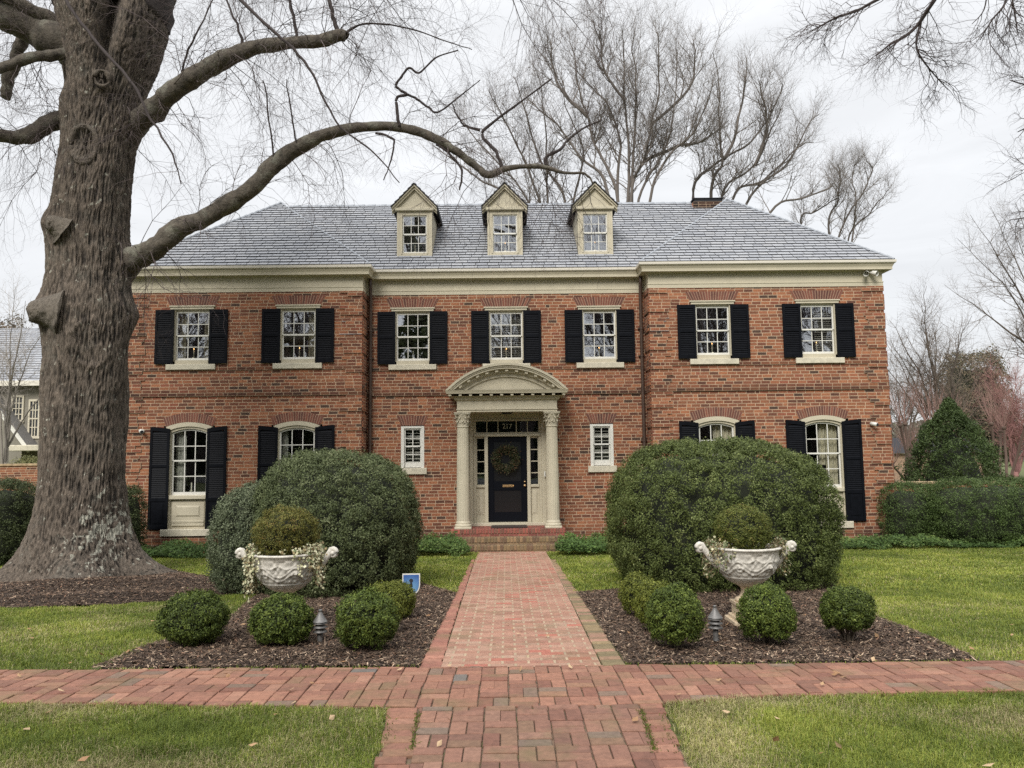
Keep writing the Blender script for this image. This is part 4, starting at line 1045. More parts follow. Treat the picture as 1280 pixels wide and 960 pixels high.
lawn('lawn_grass', -9, -.2, 5.7, 10.6, 6500, .036, .0026, ex, .22, 'green lawn between the crossing path and the mulched planting beds')
lawn('lawn_grass', .5, 10, 5.7, 10.0, 6500, .036, .0026, ex, .12, 'bright green lawn at the right behind the planting bed')
lawn('lawn_grass', -12, 15, 10.0, 17.0, 2600, .04, .005, ex, .05, 'green lawn stretching back to the house wall')

# moss and grass growing in the open joints of the near walk
m = MB()
for a, b, n, w_ in ((il0, il1, 900, .010), (ir0, ir1, 1300, .012), (nl0, nl1, 700, .03), (nr0, nr1, 900, .035)):
    t = rng.random(n); t = t[fbm(np.stack([t*9, 0*t+a[0], 0*t], -1), 2) > -.15]; n = len(t); x = a[0]+(b[0]-a[0])*t+rng.normal(0, w_, n); y = a[1]+(b[1]-a[1])*t
    c_ = np.stack([x, y, gz(y)+.012], -1); leaf_c = np.array([(.10, .13, .02), (.14, .17, .03), (.08, .10, .02)])[rng.integers(0, 3, n)]
    t1 = rng.normal(0, 1, (n, 3)); t1[:, 2] = np.abs(t1[:, 2])+.5; t1 /= np.linalg.norm(t1, axis=1)[:, None]; t2 = np.cross(t1, rng.normal(0, 1, (n, 3))); t2 /= np.linalg.norm(t2, axis=1)[:, None]; l_ = rng.uniform(.008, .028, n)[:, None]
    m.add(np.stack([c_-t2*.003, c_+t2*.003, c_+t1*l_], 1).reshape(-1, 3), np.arange(n*3).reshape(-1, 3), leaf_c)
tag(m.build('joint_moss', MAT['grass']), 'moss and grass tufts growing in the joints of the brick walk', 'moss', kind='stuff')

# ================================================================ LEAFY PLANTS
def leaf_quads(m, c, nrm, size, col, asp=.55, jit=.8):
    n = len(c); nn = nrm+rng.normal(0, jit, (n, 3)); nn /= np.linalg.norm(nn, axis=1)[:, None]
    t = np.cross(nn, rng.normal(0, 1, (n, 3))); t /= np.linalg.norm(t, axis=1)[:, None]; b = np.cross(nn, t)
    s = (size*rng.uniform(.65, 1.3, n))[:, None]; V = np.stack([c-t*s*.5, c+b*s*asp*.5-nn*s*.06, c+t*s*.5, c-b*s*asp*.5-nn*s*.06], 1)
    m.add(V.reshape(-1, 3), np.arange(n*4).reshape(-1, 4), col)
def bush_R(d, rx, ry, rz, p, lump, ls, seed):
    a = (np.abs(d[:, 0]/rx)**p+np.abs(d[:, 1]/ry)**p+np.abs(d[:, 2]/rz)**p)**(-1/p)
    return a*(1+lump*fbm(d*ls+seed, 2)+lump*.45*fbm(d*ls*3.1+seed, 2))
def sph(n, zlo=-.8):
    z = rng.uniform(zlo, 1, n); a = rng.uniform(0, 2*pi, n); r = np.sqrt(1-z*z); return np.stack([r*np.cos(a), r*np.sin(a), z], -1)
PAL_BOX = np.array([(.040, .070, .022), (.055, .090, .028), (.075, .115, .035), (.030, .050, .020), (.11, .15, .05)])
def bush(m, core, c, r, n, leaf, pal, lump=.06, ls=3., p=2.4, seed=0, zlo=-.85, depth=.13, tone=.22, cr=None, hollow=.16):
    """leaves gathered in sprigs over a lumpy surface; hollows between the sprigs take darker leaf colours over a dark core"""
    c = np.array(c, float); rr_ = np.array(r, float); cr = cr or leaf*3.2
    area = 4*pi*(((rr_[0]*rr_[1])**1.6+(rr_[0]*rr_[2])**1.6+(rr_[1]*rr_[2])**1.6)/3)**(1/1.6); nC = int(max(120, min(n/18, area/(cr*cr)*1.35)))
    def surf(k):
        d = sph(k*2, zlo)*rr_; d /= np.linalg.norm(d, axis=1)[:, None]; d = d[d[:, 2] > zlo*.95][:k]; return d
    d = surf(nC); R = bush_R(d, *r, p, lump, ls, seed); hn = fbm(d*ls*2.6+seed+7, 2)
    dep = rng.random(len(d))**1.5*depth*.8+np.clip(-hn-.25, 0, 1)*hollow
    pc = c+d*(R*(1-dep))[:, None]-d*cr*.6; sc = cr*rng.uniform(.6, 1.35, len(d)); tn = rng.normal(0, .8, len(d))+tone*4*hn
    i = rng.integers(0, len(d), n); o = rng.normal(0, 1, (n, 3)); o /= np.linalg.norm(o, axis=1)[:, None]
    flip = (o*d[i]).sum(1) < -.25; o[flip] *= -1; rad = sc[i]*(1-.45*rng.random(n)**2)*(1+.5*(rng.random(n) < .03))
    pts = pc[i]+o*rad[:, None]; nr = o*.8+d[i]*.5
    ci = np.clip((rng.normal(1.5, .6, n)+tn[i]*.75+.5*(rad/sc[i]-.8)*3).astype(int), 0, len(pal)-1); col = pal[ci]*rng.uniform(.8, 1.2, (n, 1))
    leaf_quads(m, pts, nr, leaf, col, jit=.55)
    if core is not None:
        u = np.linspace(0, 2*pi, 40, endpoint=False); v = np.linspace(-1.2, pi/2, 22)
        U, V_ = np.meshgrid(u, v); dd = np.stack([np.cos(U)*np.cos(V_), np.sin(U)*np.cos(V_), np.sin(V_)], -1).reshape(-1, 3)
        Rc = bush_R(dd, *r, p, lump, ls, seed)*(1-depth*.85-hollow*.4)-cr*.8; core.grid((c+dd*np.clip(Rc, .02, 9)[:, None]).reshape(22, 40, 3), True, (.016, .020, .009))  # near-black solid core; its colour stands in for shade inside the bush
def stems(m, base, top_r, h, n=10, r=.008):
    for i in range(n):
        a = rng.uniform(0, 2*pi); q = rng.uniform(.3, 1)*top_r; pts = [np.array(base)+(cos(a)*.03, sin(a)*.03, -.03)]
        for t in (.33, .66, 1): pts.append(np.array(base)+(cos(a)*q*t+rng.normal(0, .01), sin(a)*q*t+rng.normal(0, .01), h*t))
        m.tube(pts, [r, r*.9, r*.7, r*.4], 5, (.09, .07, .05))
def leafcol(*rows): return np.array(rows)
def shrub(name, px, base, wpx, hpx, label, cat, group=None, n=16000, leaf=.019, pal=PAL_BOX, lump=.13, deep=1., seed=None, p=2.1, zc=.51, Yo=None, ls=3.2, depth=.2):
    g_ = G(px, base); Yb = g_[1] if Yo is None else Yo; rw_ = wpx/2/F*Yb; H_ = hpx/F*Yb; Yc = Yb+rw_*.7
    x = (P(px, base, Yc))[0]; zb = float(gz(Yc))+.02
    r = empty(name, (x, Yc, zb), label, cat, group); m, c = MB(), MB()
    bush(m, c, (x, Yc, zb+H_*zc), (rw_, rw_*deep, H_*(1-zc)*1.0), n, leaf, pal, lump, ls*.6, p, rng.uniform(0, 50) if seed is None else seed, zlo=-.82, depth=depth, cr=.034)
    m.build('foliage', MAT['leaf'], r); s = MB(); stems(s, (x, Yc, zb-.03), rw_*.75, H_*.55, 22, .007); 
    c.build('dark_core', MAT['twig'], r, True); s.build('stem', MAT['twig'], r, True); return r
# big clipped shrubs
PAL_DARK = np.array([(.045, .060, .021), (.068, .088, .032), (.095, .120, .046), (.135, .160, .070), (.21, .235, .12)])
PAL_GREY = np.array([(.06, .076, .040), (.095, .115, .062), (.13, .152, .088), (.175, .195, .12), (.25, .27, .18)])
def big(name, lab, cx0, cx1, top, base, Yc, deep, pal, n, leaf=.027, p=2.9, lump=.055, seed=0, zc=.42, parts=()):
    xa, xb = P(cx0, 650, Yc)[0], P(cx1, 650, Yc)[0]; zt = P((cx0+cx1)/2, top, Yc)[2]; zb = float(gz(Yc))+.0; x = (xa+xb)/2; rw_ = (xb-xa)/2; H_ = zt-zb
    r = empty(name, (x, Yc, zb), lab, 'shrub'); m, c = MB(), MB()
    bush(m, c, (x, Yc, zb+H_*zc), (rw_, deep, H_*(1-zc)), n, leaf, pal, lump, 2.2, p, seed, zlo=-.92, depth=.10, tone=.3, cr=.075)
    m.build('foliage', MAT['leaf'], r); c.build('dark_core', MAT['twig'], r, True)
    s = MB(); stems(s, (x, Yc, zb), rw_*.7, H_*.45, 26, .02); s.build('stem', MAT['twig'], r, True); return r
big('clipped_shrub', 'huge rounded dark green shrub behind the right urn', 761, 1034, 551, 748, 11.0, 1.35, PAL_DARK*np.array((1.14, 1.14, .85)), 250000, seed=3.3, p=3.0)
big('clipped_shrub', 'huge rounded grey-green shrub behind the left urn', 318, 523, 564, 750, 11.0, 1.25, PAL_DARK*np.array((1.12, 1.08, 1.2)), 170000, seed=12.1, p=2.5)
big('clipped_shrub', 'pale grey-green lower shrub leaning on the left side of the huge left shrub', 268, 372, 603, 728, 10.9, .75, PAL_GREY, 60000, seed=22.4, p=2.2)
PS = np.array([(.038, .056, .012), (.070, .100, .019), (.112, .150, .028), (.16, .205, .042), (.23, .28, .07)])
PY = np.array([(.065, .08, .014), (.12, .14, .022), (.17, .19, .034), (.22, .24, .05), (.30, .30, .08)])
gL = 'small clipped boxwoods in the left planting bed'; gR = 'small clipped boxwoods in the right planting bed'
shrub('small_boxwood', 241, 815, 84, 66, 'small round dark boxwood at the left end of the left bed', 'boxwood', gL, pal=PS*.85, n=22000)
shrub('small_boxwood', 351, 816, 76, 62, 'small round boxwood directly in front of the left urn', 'boxwood', gL, pal=PS, n=20000)
shrub('small_boxwood', 459, 822, 78, 74, 'small round boxwood nearest the camera, front of the row left of the walk', 'boxwood', gL, pal=PS, n=22000)
shrub('small_boxwood', 478, 798, 54, 60, 'middle small yellow-green boxwood of the row of three left of the walk', 'boxwood', gL, pal=PY, n=14000)
shrub('small_boxwood', 497, 779, 44, 46, 'rearmost small boxwood left of the walk, in front of the blue shield sign', 'boxwood', gL, pal=PY*.85, n=12000)
shrub('small_boxwood', 845, 818, 72, 78, 'small round boxwood nearest the camera, front of the row right of the walk', 'boxwood', gR, pal=PS, n=22000)
shrub('small_boxwood', 821, 795, 54, 62, 'middle small yellow-green boxwood of the row of three right of the walk', 'boxwood', gR, pal=PY, n=14000)
shrub('small_boxwood', 799, 776, 48, 52, 'rearmost small boxwood right of the walk, under the huge right shrub', 'boxwood', gR, pal=PY*.9, n=12000)
shrub('small_boxwood', 960, 812, 70, 72, 'small round bright green boxwood in front of the right urn pedestal', 'boxwood', gR, pal=PS*1.1, n=20000)
shrub('small_boxwood', 1061, 808, 66, 66, 'small boxwood on splayed bare stems at the far right of the right bed', 'boxwood', gR, pal=PS*.85, n=17000, zc=.58)

# ---- urns
def urn(px, Yc, lab):
    x = P(px, 700, Yc)[0]; z = float(gz(Yc))+.01; o = empty('garden_urn', (x, Yc, z), lab, 'urn', 'pale carved urns in the planting beds')
    m = MB()   # pedestal: square plinth courses
    for hw_, z0_, z1_, b_ in ((.185, -.03, .055, .012), (.155, .055, .085, .014), (.125, .085, .20, .006), (.14, .20, .225, .008)): 
        m.prism([(x-hw_+b_, Yc-hw_), (x+hw_-b_, Yc-hw_), (x+hw_, Yc-hw_+b_), (x+hw_, Yc+hw_-b_), (x+hw_-b_, Yc+hw_), (x-hw_+b_, Yc+hw_), (x-hw_, Yc+hw_-b_), (x-hw_, Yc-hw_+b_)], 2, z+z0_, z+z1_)
    m.build('pedestal', MAT['pedestal'], o)
    m = MB(); m.lathe([(0, .225), (.115, .226), (.12, .245), (.11, .262), (.075, .275), (.058, .31), (.055, .345), (.07, .37), (.085, .378), (.085, .39), (.075, .398), (.08, .402)], (x, Yc, z), 40)
    m.build('stem', MAT['pedestal'], o, True)
    m = MB(); zz = np.linspace(0, 1, 60)
    def rad(t): return np.interp(t, [0, .08, .2, .35, .55, .75, .88, .94, 1], [.08, .13, .185, .225, .262, .280, .285, .292, .305])
    prof = [(float(rad(t))*1.13, .385+.365*t) for t in zz]
    def relief(T, Z, R):
        t = (Z-.385)/.365; a = T*3; h = np.zeros_like(T)
        body = np.clip((t-.26)*12, 0, 1)*np.clip((.93-t)*20, 0, 1)
        sw = np.abs(np.sin(a+pi/2))                     # swags rising to four masks
        h += .010*np.exp(-((t-(.36+.20*sw**2))/.035)**2)*body
        h += .008*np.exp(-((t-(.48+.24*sw**3))/.03)**2)*body
        h += .007*np.exp(-((t-(.80-.10*np.abs(np.sin(a*2))))/.025)**2)*body
        rr = np.sqrt(((np.mod(T*6/(2*pi)+.5, 1)-.5)*.30)**2+((t-.56)*.30)**2); an = np.arctan2(t-.56, (np.mod(T*6/(2*pi)+.5, 1)-.5))
        h += .015*(np.sin(rr*190-an)*.5+.5)*np.exp(-(rr/.045)**2)*body
        h += .011*noise(np.stack([np.cos(T)*11, np.sin(T)*11, t*9], -1))*body
        h += .012*(np.abs(np.sin(T*9))**.5)*np.clip((.24-t)*8, 0, 1)*np.clip(t*8, 0, 1)
        h += .008*np.exp(-((t-.25)/.02)**2)
        return h
    m.lathe(prof, (x, Yc, z), 260, mod=relief)
    m.lathe([(.345, .75), (.357, .758), (.357, .772), (.33, .776), (.31, .76), (.295, .70), (.0, .695)], (x, Yc, z), 60)
    m.build('bowl', MAT['urn'], o, True)
    for s in (-1, 1):   # scrolled handles
        m = MB(); pts = [(.30, .56), (.345, .63), (.375, .68), (.405, .725), (.43, .755)]; r_ = [.024, .027, .030, .032, .034]
        for t in np.linspace(0, 1, 22): an = pi*.62-t*pi*2.9; q = .042*(1-t*.8); pts.append((.460+q*cos(an), .758+q*sin(an))); r_.append(.027*(1-t*.5))
        m.tube([(x+s*a, Yc-.02, z+b) for a, b in pts], r_, 10, cap=True)
        m.lathe([(0, .034), (.02, .030), (.024, 0), (.02, -.030), (0, -.034)], (0, 0, 0), 12); 
        V = m.v[-1]; V2 = V.copy(); V[:, 0] = x+s*.460+V2[:, 0]; V[:, 1] = Yc-.02+V2[:, 2]; V[:, 2] = z+.758+V2[:, 1]
        m.build('handle', MAT['urn'], o, True)
    return x, Yc, z
def planting(x, y, z, side, w_, h_, dx, pal):
    o = empty('urn_boxwood', (x+dx, y, z+.70), 'olive-brown clipped boxwood ball growing in the %s urn' % side, 'boxwood', 'boxwood balls in the urns')
    m, c = MB(), MB(); bush(m, c, (x+dx, y, z+.70+h_*.52), (w_, w_, h_*.52), 26000, .015, pal, .12, 2, 2.2, rng.uniform(0, 40), zlo=-.95, depth=.2, cr=.034)
    m.build('foliage', MAT['leaf'], o); c.build('dark_core', MAT['twig'], o, True); s = MB(); stems(s, (x+dx, y, z+.69), w_*.6, h_*.4, 12); s.build('stem', MAT['twig'], o, True)
IVC = np.array([(.16, .19, .09), (.50, .48, .30), (.62, .60, .42), (.30, .24, .13), (.09, .12, .05), (.34, .33, .20)])
def ivy(x, y, z, side, strands, light):
    o = empty('trailing_ivy', (x, y, z+.74), 'cream and green variegated ivy spilling over the rim of the %s urn' % side, 'ivy', 'ivy trailing from the urns')
    m, s = MB(), MB()
    for a0, ln, n in strands:
        for k in range(n):
            a = a0+rng.normal(0, .22); L_ = ln*rng.uniform(.35, 1.15); ro = .345+rng.uniform(-.03, .03); pts = [np.array((x+.22*cos(a), y+.22*sin(a), z+.74))]
            pts.append(np.array((x+ro*cos(a), y+ro*sin(a), z+.785+rng.uniform(0, .07)))); q = pts[-1].copy(); d = 0
            while d < L_: q = q+np.array((cos(a)*.012*(1 if d < .08 else 0)+rng.normal(0, .008), sin(a)*.010+rng.normal(0, .008), -.04)); pts.append(q.copy()); d += .04
            s.tube(pts, .0022, 3, (.16, .11, .06)); pts = np.array(pts); nl = int(L_*95)+8; t = rng.uniform(0, len(pts)-1.001, nl); i = t.astype(int)
            c = pts[i]+(pts[i+1]-pts[i])*(t-i)[:, None]+rng.normal(0, .018, (nl, 3)); nr = np.tile((cos(a), sin(a)-.3, .5), (nl, 1))
            leaf_quads(m, c, nr, .030, IVC[rng.choice(6, nl, p=light)]*rng.uniform(.8, 1.15, (nl, 1)), .8, .6)
    m.build('leaves', MAT['leaf'], o); s.build('vine', MAT['twig'], o)
UL = urn(359, 7.75, 'pale carved two-handled urn in the left bed'); UR = urn(932, 7.78, 'pale carved two-handled urn on a pedestal in the right bed')
PO = np.array([(.075, .08, .02), (.12, .12, .028), (.17, .16, .038), (.19, .13, .04), (.26, .23, .07)])
planting(*UL, 'left', .32, .50, -.02, PO); planting(*UR, 'right', .285, .46, -.02, np.array([(.06, .075, .018), (.10, .118, .026), (.14, .158, .032), (.17, .145, .04), (.23, .23, .06)]))
ivy(*UL, 'left', [(pi*.98, .46, 22), (pi*1.15, .34, 14), (-.15, .34, 18), (-.5, .2, 14), (-.9, .06, 5), (pi*.8, .3, 6)], [.12, .28, .22, .2, .08, .10])
ivy(*UR, 'right', [(pi*.98, .38, 15), (pi*1.2, .20, 9), (-.05, .30, 12), (-.5, .10, 7), (pi*.85, .3, 6)], [.20, .10, .07, .30, .17, .16])

# ---- path lights and sign
def path_light(px, base, lab):
    g_ = G(px, base); x, y, z = g_[0], g_[1], float(gz(g_[1]))+.015
    o = empty('path_light', (x, y, z), lab, 'path light', 'tiered metal path lights in the planting beds')
    m = MB(); m.tube([(x, y, z-.05), (x, y, z+.10)], .014, 10, cap=True); m.lathe([(.0, .10), (.026, .10), (.028, .085), (.022, .03), (.03, .0)], (x, y, z), 14); m.build('post', MAT['metal'], o, True)
    for i, (r_, zz) in enumerate(((.066, .115), (.068, .155), (.066, .19))):
        m = MB(); m.lathe([(.022, .055), (.028, .035), (.045, .012), (r_, 0), (r_-.004, -.004), (.03, .006)], (x, y, z+zz), 24, mod=lambda T, Z, R: .003*np.sin(T*8)*(R > .05)); m.build('shade', MAT['metal'], o, True)
    m = MB(); m.lathe([(.066, .205), (.05, .225), (.028, .26), (.016, .285), (.014, .30), (.02, .303), (.012, .31), (0, .312)], (x, y, z), 24); m.build('cap', MAT['metal'], o, True)
path_light(400, 808, 'tiered grey metal path light between two small boxwoods in the left bed'); path_light(895, 803, 'tiered grey metal path light left of the right urn pedestal')
q = P(514, 729, 8.6); x, y, z = q; o = empty('yard_sign', (x, y, float(gz(y))), 'blue shield-shaped security sign with a keyhole beside the walk', 'sign')
def shield(s, n=12):
    w_ = .098*s; pts = [(-w_, .105*s), (w_, .105*s), (w_, -.01*s)]
    for t in np.linspace(0, 1, n)[1:]: pts.append((w_*cos(t*pi/2)**.8 if t < 1 else 0, -.01*s-.115*s*sin(t*pi/2)))
    return pts+[(-a, b) for a, b in pts[3:-1][::-1]]+[(-w_, -.01*s)]
m = MB(); m.prism([(x+a, z+b) for a, b in shield(1)], 1, y, y+.006); m.build('sign_border', MAT['white'], o)
m = MB(); m.prism([(x+a, z+b-.001) for a, b in shield(.88)], 1, y-.002, y-.0002)
def blue(nt, N, L, mp, src, b):
    g_ = N.new('ShaderNodeTexGradient'); g_.gradient_type = 'SPHERICAL'; mq = N.new('ShaderNodeMapping'); mq.inputs['Location'].default_value = (0, 0, -2.1); mq.inputs['Scale'].default_value = (7, 0, 7)
    L.new(mp.outputs[0], mq.inputs[0]); L.new(mq.outputs[0], g_.inputs[0]); x_ = N.new('ShaderNodeMix'); x_.data_type = 'RGBA'; L.new(g_.outputs[1], x_.inputs[0]); L.new(src, x_.inputs[6]); x_.inputs[7].default_value = (.16, .33, .50, 1); return x_.outputs[2]
m.build('sign_face', mat('sign_blue', (.045, .11, .32), rough=.35, extra=blue), o)
m = MB(); th = np.linspace(0, 2*pi, 20, endpoint=False); m.prism([(x+.021*cos(t), z+.028+.021*sin(t)) for t in th], 1, y-.004, y-.0022); m.prism([(x-.019, z-.04), (x+.019, z-.04), (x+.008, z+.02), (x-.008, z+.02)], 1, y-.0042, y-.0024); m.build('keyhole', MAT['felt'], o)
m = MB(); m.tube([(x, y+.012, z+.05), (x, y+.012, float(gz(y))-.05)], .006, 8); m.build('stake', MAT['metal'], o)

# ---- ground cover along the house
def cover(poly, h, dens, label, pal):
    P2 = np.array(poly); lo, hi = P2.min(0), P2.max(0); n = int((hi-lo).prod()*dens); x = rng.uniform(lo[0], hi[0], n); y = rng.uniform(lo[1], hi[1], n)
    wob = .12*noise(np.stack([x*2.5, y*2.5, 0*x], -1)); k = inpoly(x, y+wob, poly); x, y = x[k], y[k]; n = len(x)
    lump = .5+.5*fbm(np.stack([x*3, y*3, 0*x], -1), 2); z = gz(y)+h*lump*rng.uniform(.35, 1, n); m = MB()
    ci = np.clip((rng.normal(1.4, 1, n)+2*fbm(np.stack([x*1.1, y*1.1, 0*x], -1), 2)).astype(int), 0, len(pal)-1)
    leaf_quads(m, np.stack([x, y, z], -1), np.tile((0, -.4, 1.), (n, 1)), .05, pal[ci]*rng.uniform(.75, 1.25, (n, 1)), .6, .5)
    return tag(m.build('ground_cover', MAT['leaf']), label, 'ground cover', kind='stuff')
PG = np.array([(.055, .10, .025), (.075, .13, .03), (.10, .16, .04), (.16, .22, .06), (.22, .28, .09)])
cover([(-2.55, 15.4), (-1.0, 15.25), (-.72, 15.7), (-1.0, 16.4), (-1.4, 17.55), (-2.7, 17.55)], .42, 3600, 'low leafy ground cover left of the front steps', PG*.8)
cover([(.95, 15.5), (1.2, 15.1), (2.6, 15.3), (2.9, 17.55), (1.4, 17.55), (1.15, 16.4)], .45, 3600, 'low yellow-green ground cover right of the front steps', PG)
cover([(-8.4, 15.9), (-5.2, 15.6), (-2.6, 15.5), (-2.6, 17.1), (-8.5, 17.1)], .34, 2600, 'low ground cover along the left wing wall', PG*.8)
cover([(3.4, 15.9), (12.5, 15.6), (16, 15.9), (16, 17.1), (3.4, 17.1)], .32, 2600, 'low ivy strip in front of the hedge and the right wing', PG*.85)
# fallen leaves lying about
m = MB(); n = 150; x = rng.uniform(-5, 6, n); y = rng.uniform(3.9, 8.6, n); k = ~inpoly(x, y, cen_out) | (rng.random(n) < .3); x, y = x[k], y[k]; n = len(x)
c = np.stack([x, y, gz(y)+.035], -1); leaf_quads(m, c, np.tile((0, 0, 1.), (n, 1)), .055, np.array([(.42, .27, .15), (.50, .36, .22), (.33, .19, .10)])[rng.integers(0, 3, n)], .6, .35)
tag(m.build('fallen_leaves', MAT['leaf']), 'dry tan leaves scattered over the front lawn and paths', 'fallen leaves', kind='stuff')
# ================================================================ TREES
def barkmat():
    def fn(nt, N, L, mp, src, b):
        # grey lichen patches
        n = N.new('ShaderNodeTexNoise'); n.inputs['Scale'].default_value = 2.6; n.inputs['Detail'].default_value = 8; n.inputs['Roughness'].default_value = .7
        tc = N.new('ShaderNodeTexCoord'); L.new(tc.outputs['Object'], n.inputs['Vector'])
        r = N.new('ShaderNodeMapRange'); r.inputs[1].default_value = .52; r.inputs[2].default_value = .66; r.inputs[4].default_value = .25; L.new(n.outputs['Fac'], r.inputs[0])
        x = N.new('ShaderNodeMix'); x.data_type = 'RGBA'; L.new(r.outputs[0], x.inputs[0]); L.new(src, x.inputs[6]); x.inputs[7].default_value = (.16, .155, .13, 1)
        return x.outputs[2]
    m = mat('oak_bark', attr=True, rough=.95, nscale=9, namt=.35, stretch=(3, 3, .5), extra=fn, bump=1, bscale=26, bdist=.03); return m
MAT['bark'] = barkmat()
MAT['limb'] = mat('limb_bark', (.085, .072, .056), rough=.95, nscale=12, namt=.5, bump=.8, bscale=30, bdist=.02, extra=stain((.25, .25, .20), 3.4, .52, .64, .45))
YT = 12.75
PROF = [(-130, 40, 260), (-60, 52, 238), (0, 66, 217), (35, 71, 212), (75, 76, 197), (106, 81, 185), (140, 80, 176), (180, 77, 167), (240, 69, 162), (290, 62, 161), (340, 61, 162), (385, 56, 165), (420, 55, 163), (450, 57, 161),
        (500, 53, 159), (560, 50, 157), (600, 46, 156), (640, 40, 160), (665, 34, 166), (690, 25, 177), (705, 15, 190), (716, 3, 204), (726, -14, 222), (740, -30, 240)]
def trunk_rings():
    rows = []
    for y, l, r in PROF:
        a = P(l, y, YT); b = P(r, y, YT); rows.append(((a[0]+b[0])/2, (b[0]-a[0])/2*.885, (a[2]+b[2])/2))
    rows = np.array(rows)[::-1]   # ascending z
    z = np.linspace(rows[0, 2], rows[-1, 2], 560); o = np.argsort(rows[:, 2]); rows = rows[o]
    return z, np.interp(z, rows[:, 2], rows[:, 0]), np.interp(z, rows[:, 2], rows[:, 1])
oak = empty('oak_tree', (-6.9, YT, float(gz(YT))), 'massive old bare oak with furrowed grey-brown trunk standing in a mulch ring at the left', 'tree')
VA = math.atan2(-YT, 6.95)   # direction from the trunk to the viewpoint
z, cx, rr = trunk_rings(); K_ = 600; th = np.arange(K_)*2*pi/K_
T, Zz = np.meshgrid(th, z); zg = float(gz(YT)); hb = np.clip((Zz-zg), 0, 9)
R = np.repeat(rr[:, None], K_, 1)
lobe = (.5+.5*np.sin(T*5+1.2+.3*np.sin(Zz)+.5*np.sin(T*2)))**1.5; fl = np.exp(-hb/.38)
R = R*(1+fl*.42*(lobe-.45))*(1+.025*np.sin(T*3+Zz*.7)+.02*np.sin(T*5-Zz*1.1))
# front side (towards the camera) of the fork: a crease between the two leaders
zc_ = P(130, 125, YT)[2]; up = np.clip((Zz-zc_)/.9, 0, 1)**.8
for side in (1, -1): R = R*(1-.62*up*np.exp(-((np.mod(T-(VA+.12*np.sin(Zz*2)+(0 if side > 0 else pi))+pi, 2*pi)-pi)/.17)**2))
q = np.stack([np.cos(T)*R, np.sin(T)*R, Zz], -1)
# furrowed bark
wv = np.stack([np.cos(T)*9.5, np.sin(T)*9.5, Zz*1.0], -1); wrp = fbm(wv*.22+3, 2)[..., None]*np.array([1.2, 1.2, .4])
f1 = 1-np.abs(fbm(np.stack([np.cos(T)*R*31, np.sin(T)*R*31, Zz*3.0], -1)+wrp*.9, 2))*2.3; f2 = fbm(np.stack([np.cos(T)*R*62, np.sin(T)*R*62, Zz*12], -1), 2)
disp = .017*f1+.009*f2+.05*fbm(np.stack([np.cos(T)*1.6, np.sin(T)*1.6, Zz*.8], -1), 2)
def bump_at(px, py, rad, h):
    global disp
    ang_x = P(px, py, YT); i = np.argmin(abs(z-ang_x[2])); s_ = np.clip((ang_x[0]-cx[i])/rr[i], -.98, .98); a = VA+math.asin(s_)
    dx = (np.mod(T-a+pi, 2*pi)-pi)*rr[i]; dz = Zz-ang_x[2]; return np.sqrt(dx**2+dz**2)/rad, dx, dz
d_, _, _ = bump_at(163, 392, .30, .1); disp += .13*np.exp(-d_**2); d_, _, _ = bump_at(62, 392, .24, .1); disp += .10*np.exp(-d_**2); d_, _, _ = bump_at(66, 285, .2, .1); disp += .07*np.exp(-d_**2)
d_, _, _ = bump_at(156, 328, .30, .1); disp += .10*np.exp(-d_**2); d_, _, _ = bump_at(168, 158, .34, .1); disp += .10*np.exp(-d_**2); d_, _, _ = bump_at(84, 140, .3, .1); disp += .08*np.exp(-d_**2); d_, _, _ = bump_at(120, 430, .5, .1); disp += .05*np.exp(-d_**2)
for px, py, ra in ((107, 197, .31), (126, 120, .17), (112, 436, .40)):
    d_, dx, dz = bump_at(px, py, ra, .1); e_ = np.sqrt((dx/(ra*.72))**2+(dz/ra)**2)
    disp += (.040 if py < 400 else .02)*np.exp(-((e_-.92)/.14)**2)*(1+.5*f2)-(.035 if py < 400 else 0)*np.exp(-(e_/.75)**4)+.018*np.exp(-((e_-.45)/.10)**2)*f2*(py < 400)
V = np.stack([cx[:, None]+np.cos(T)*(R+disp), YT+np.sin(T)*(R+disp), Zz], -1)
ff = (f1*.6+f2*.5)[:-1]; base = np.array((.124, .099, .077)); colf = base*(np.clip(.66+.72*ff, .22, 1.6))[..., None]
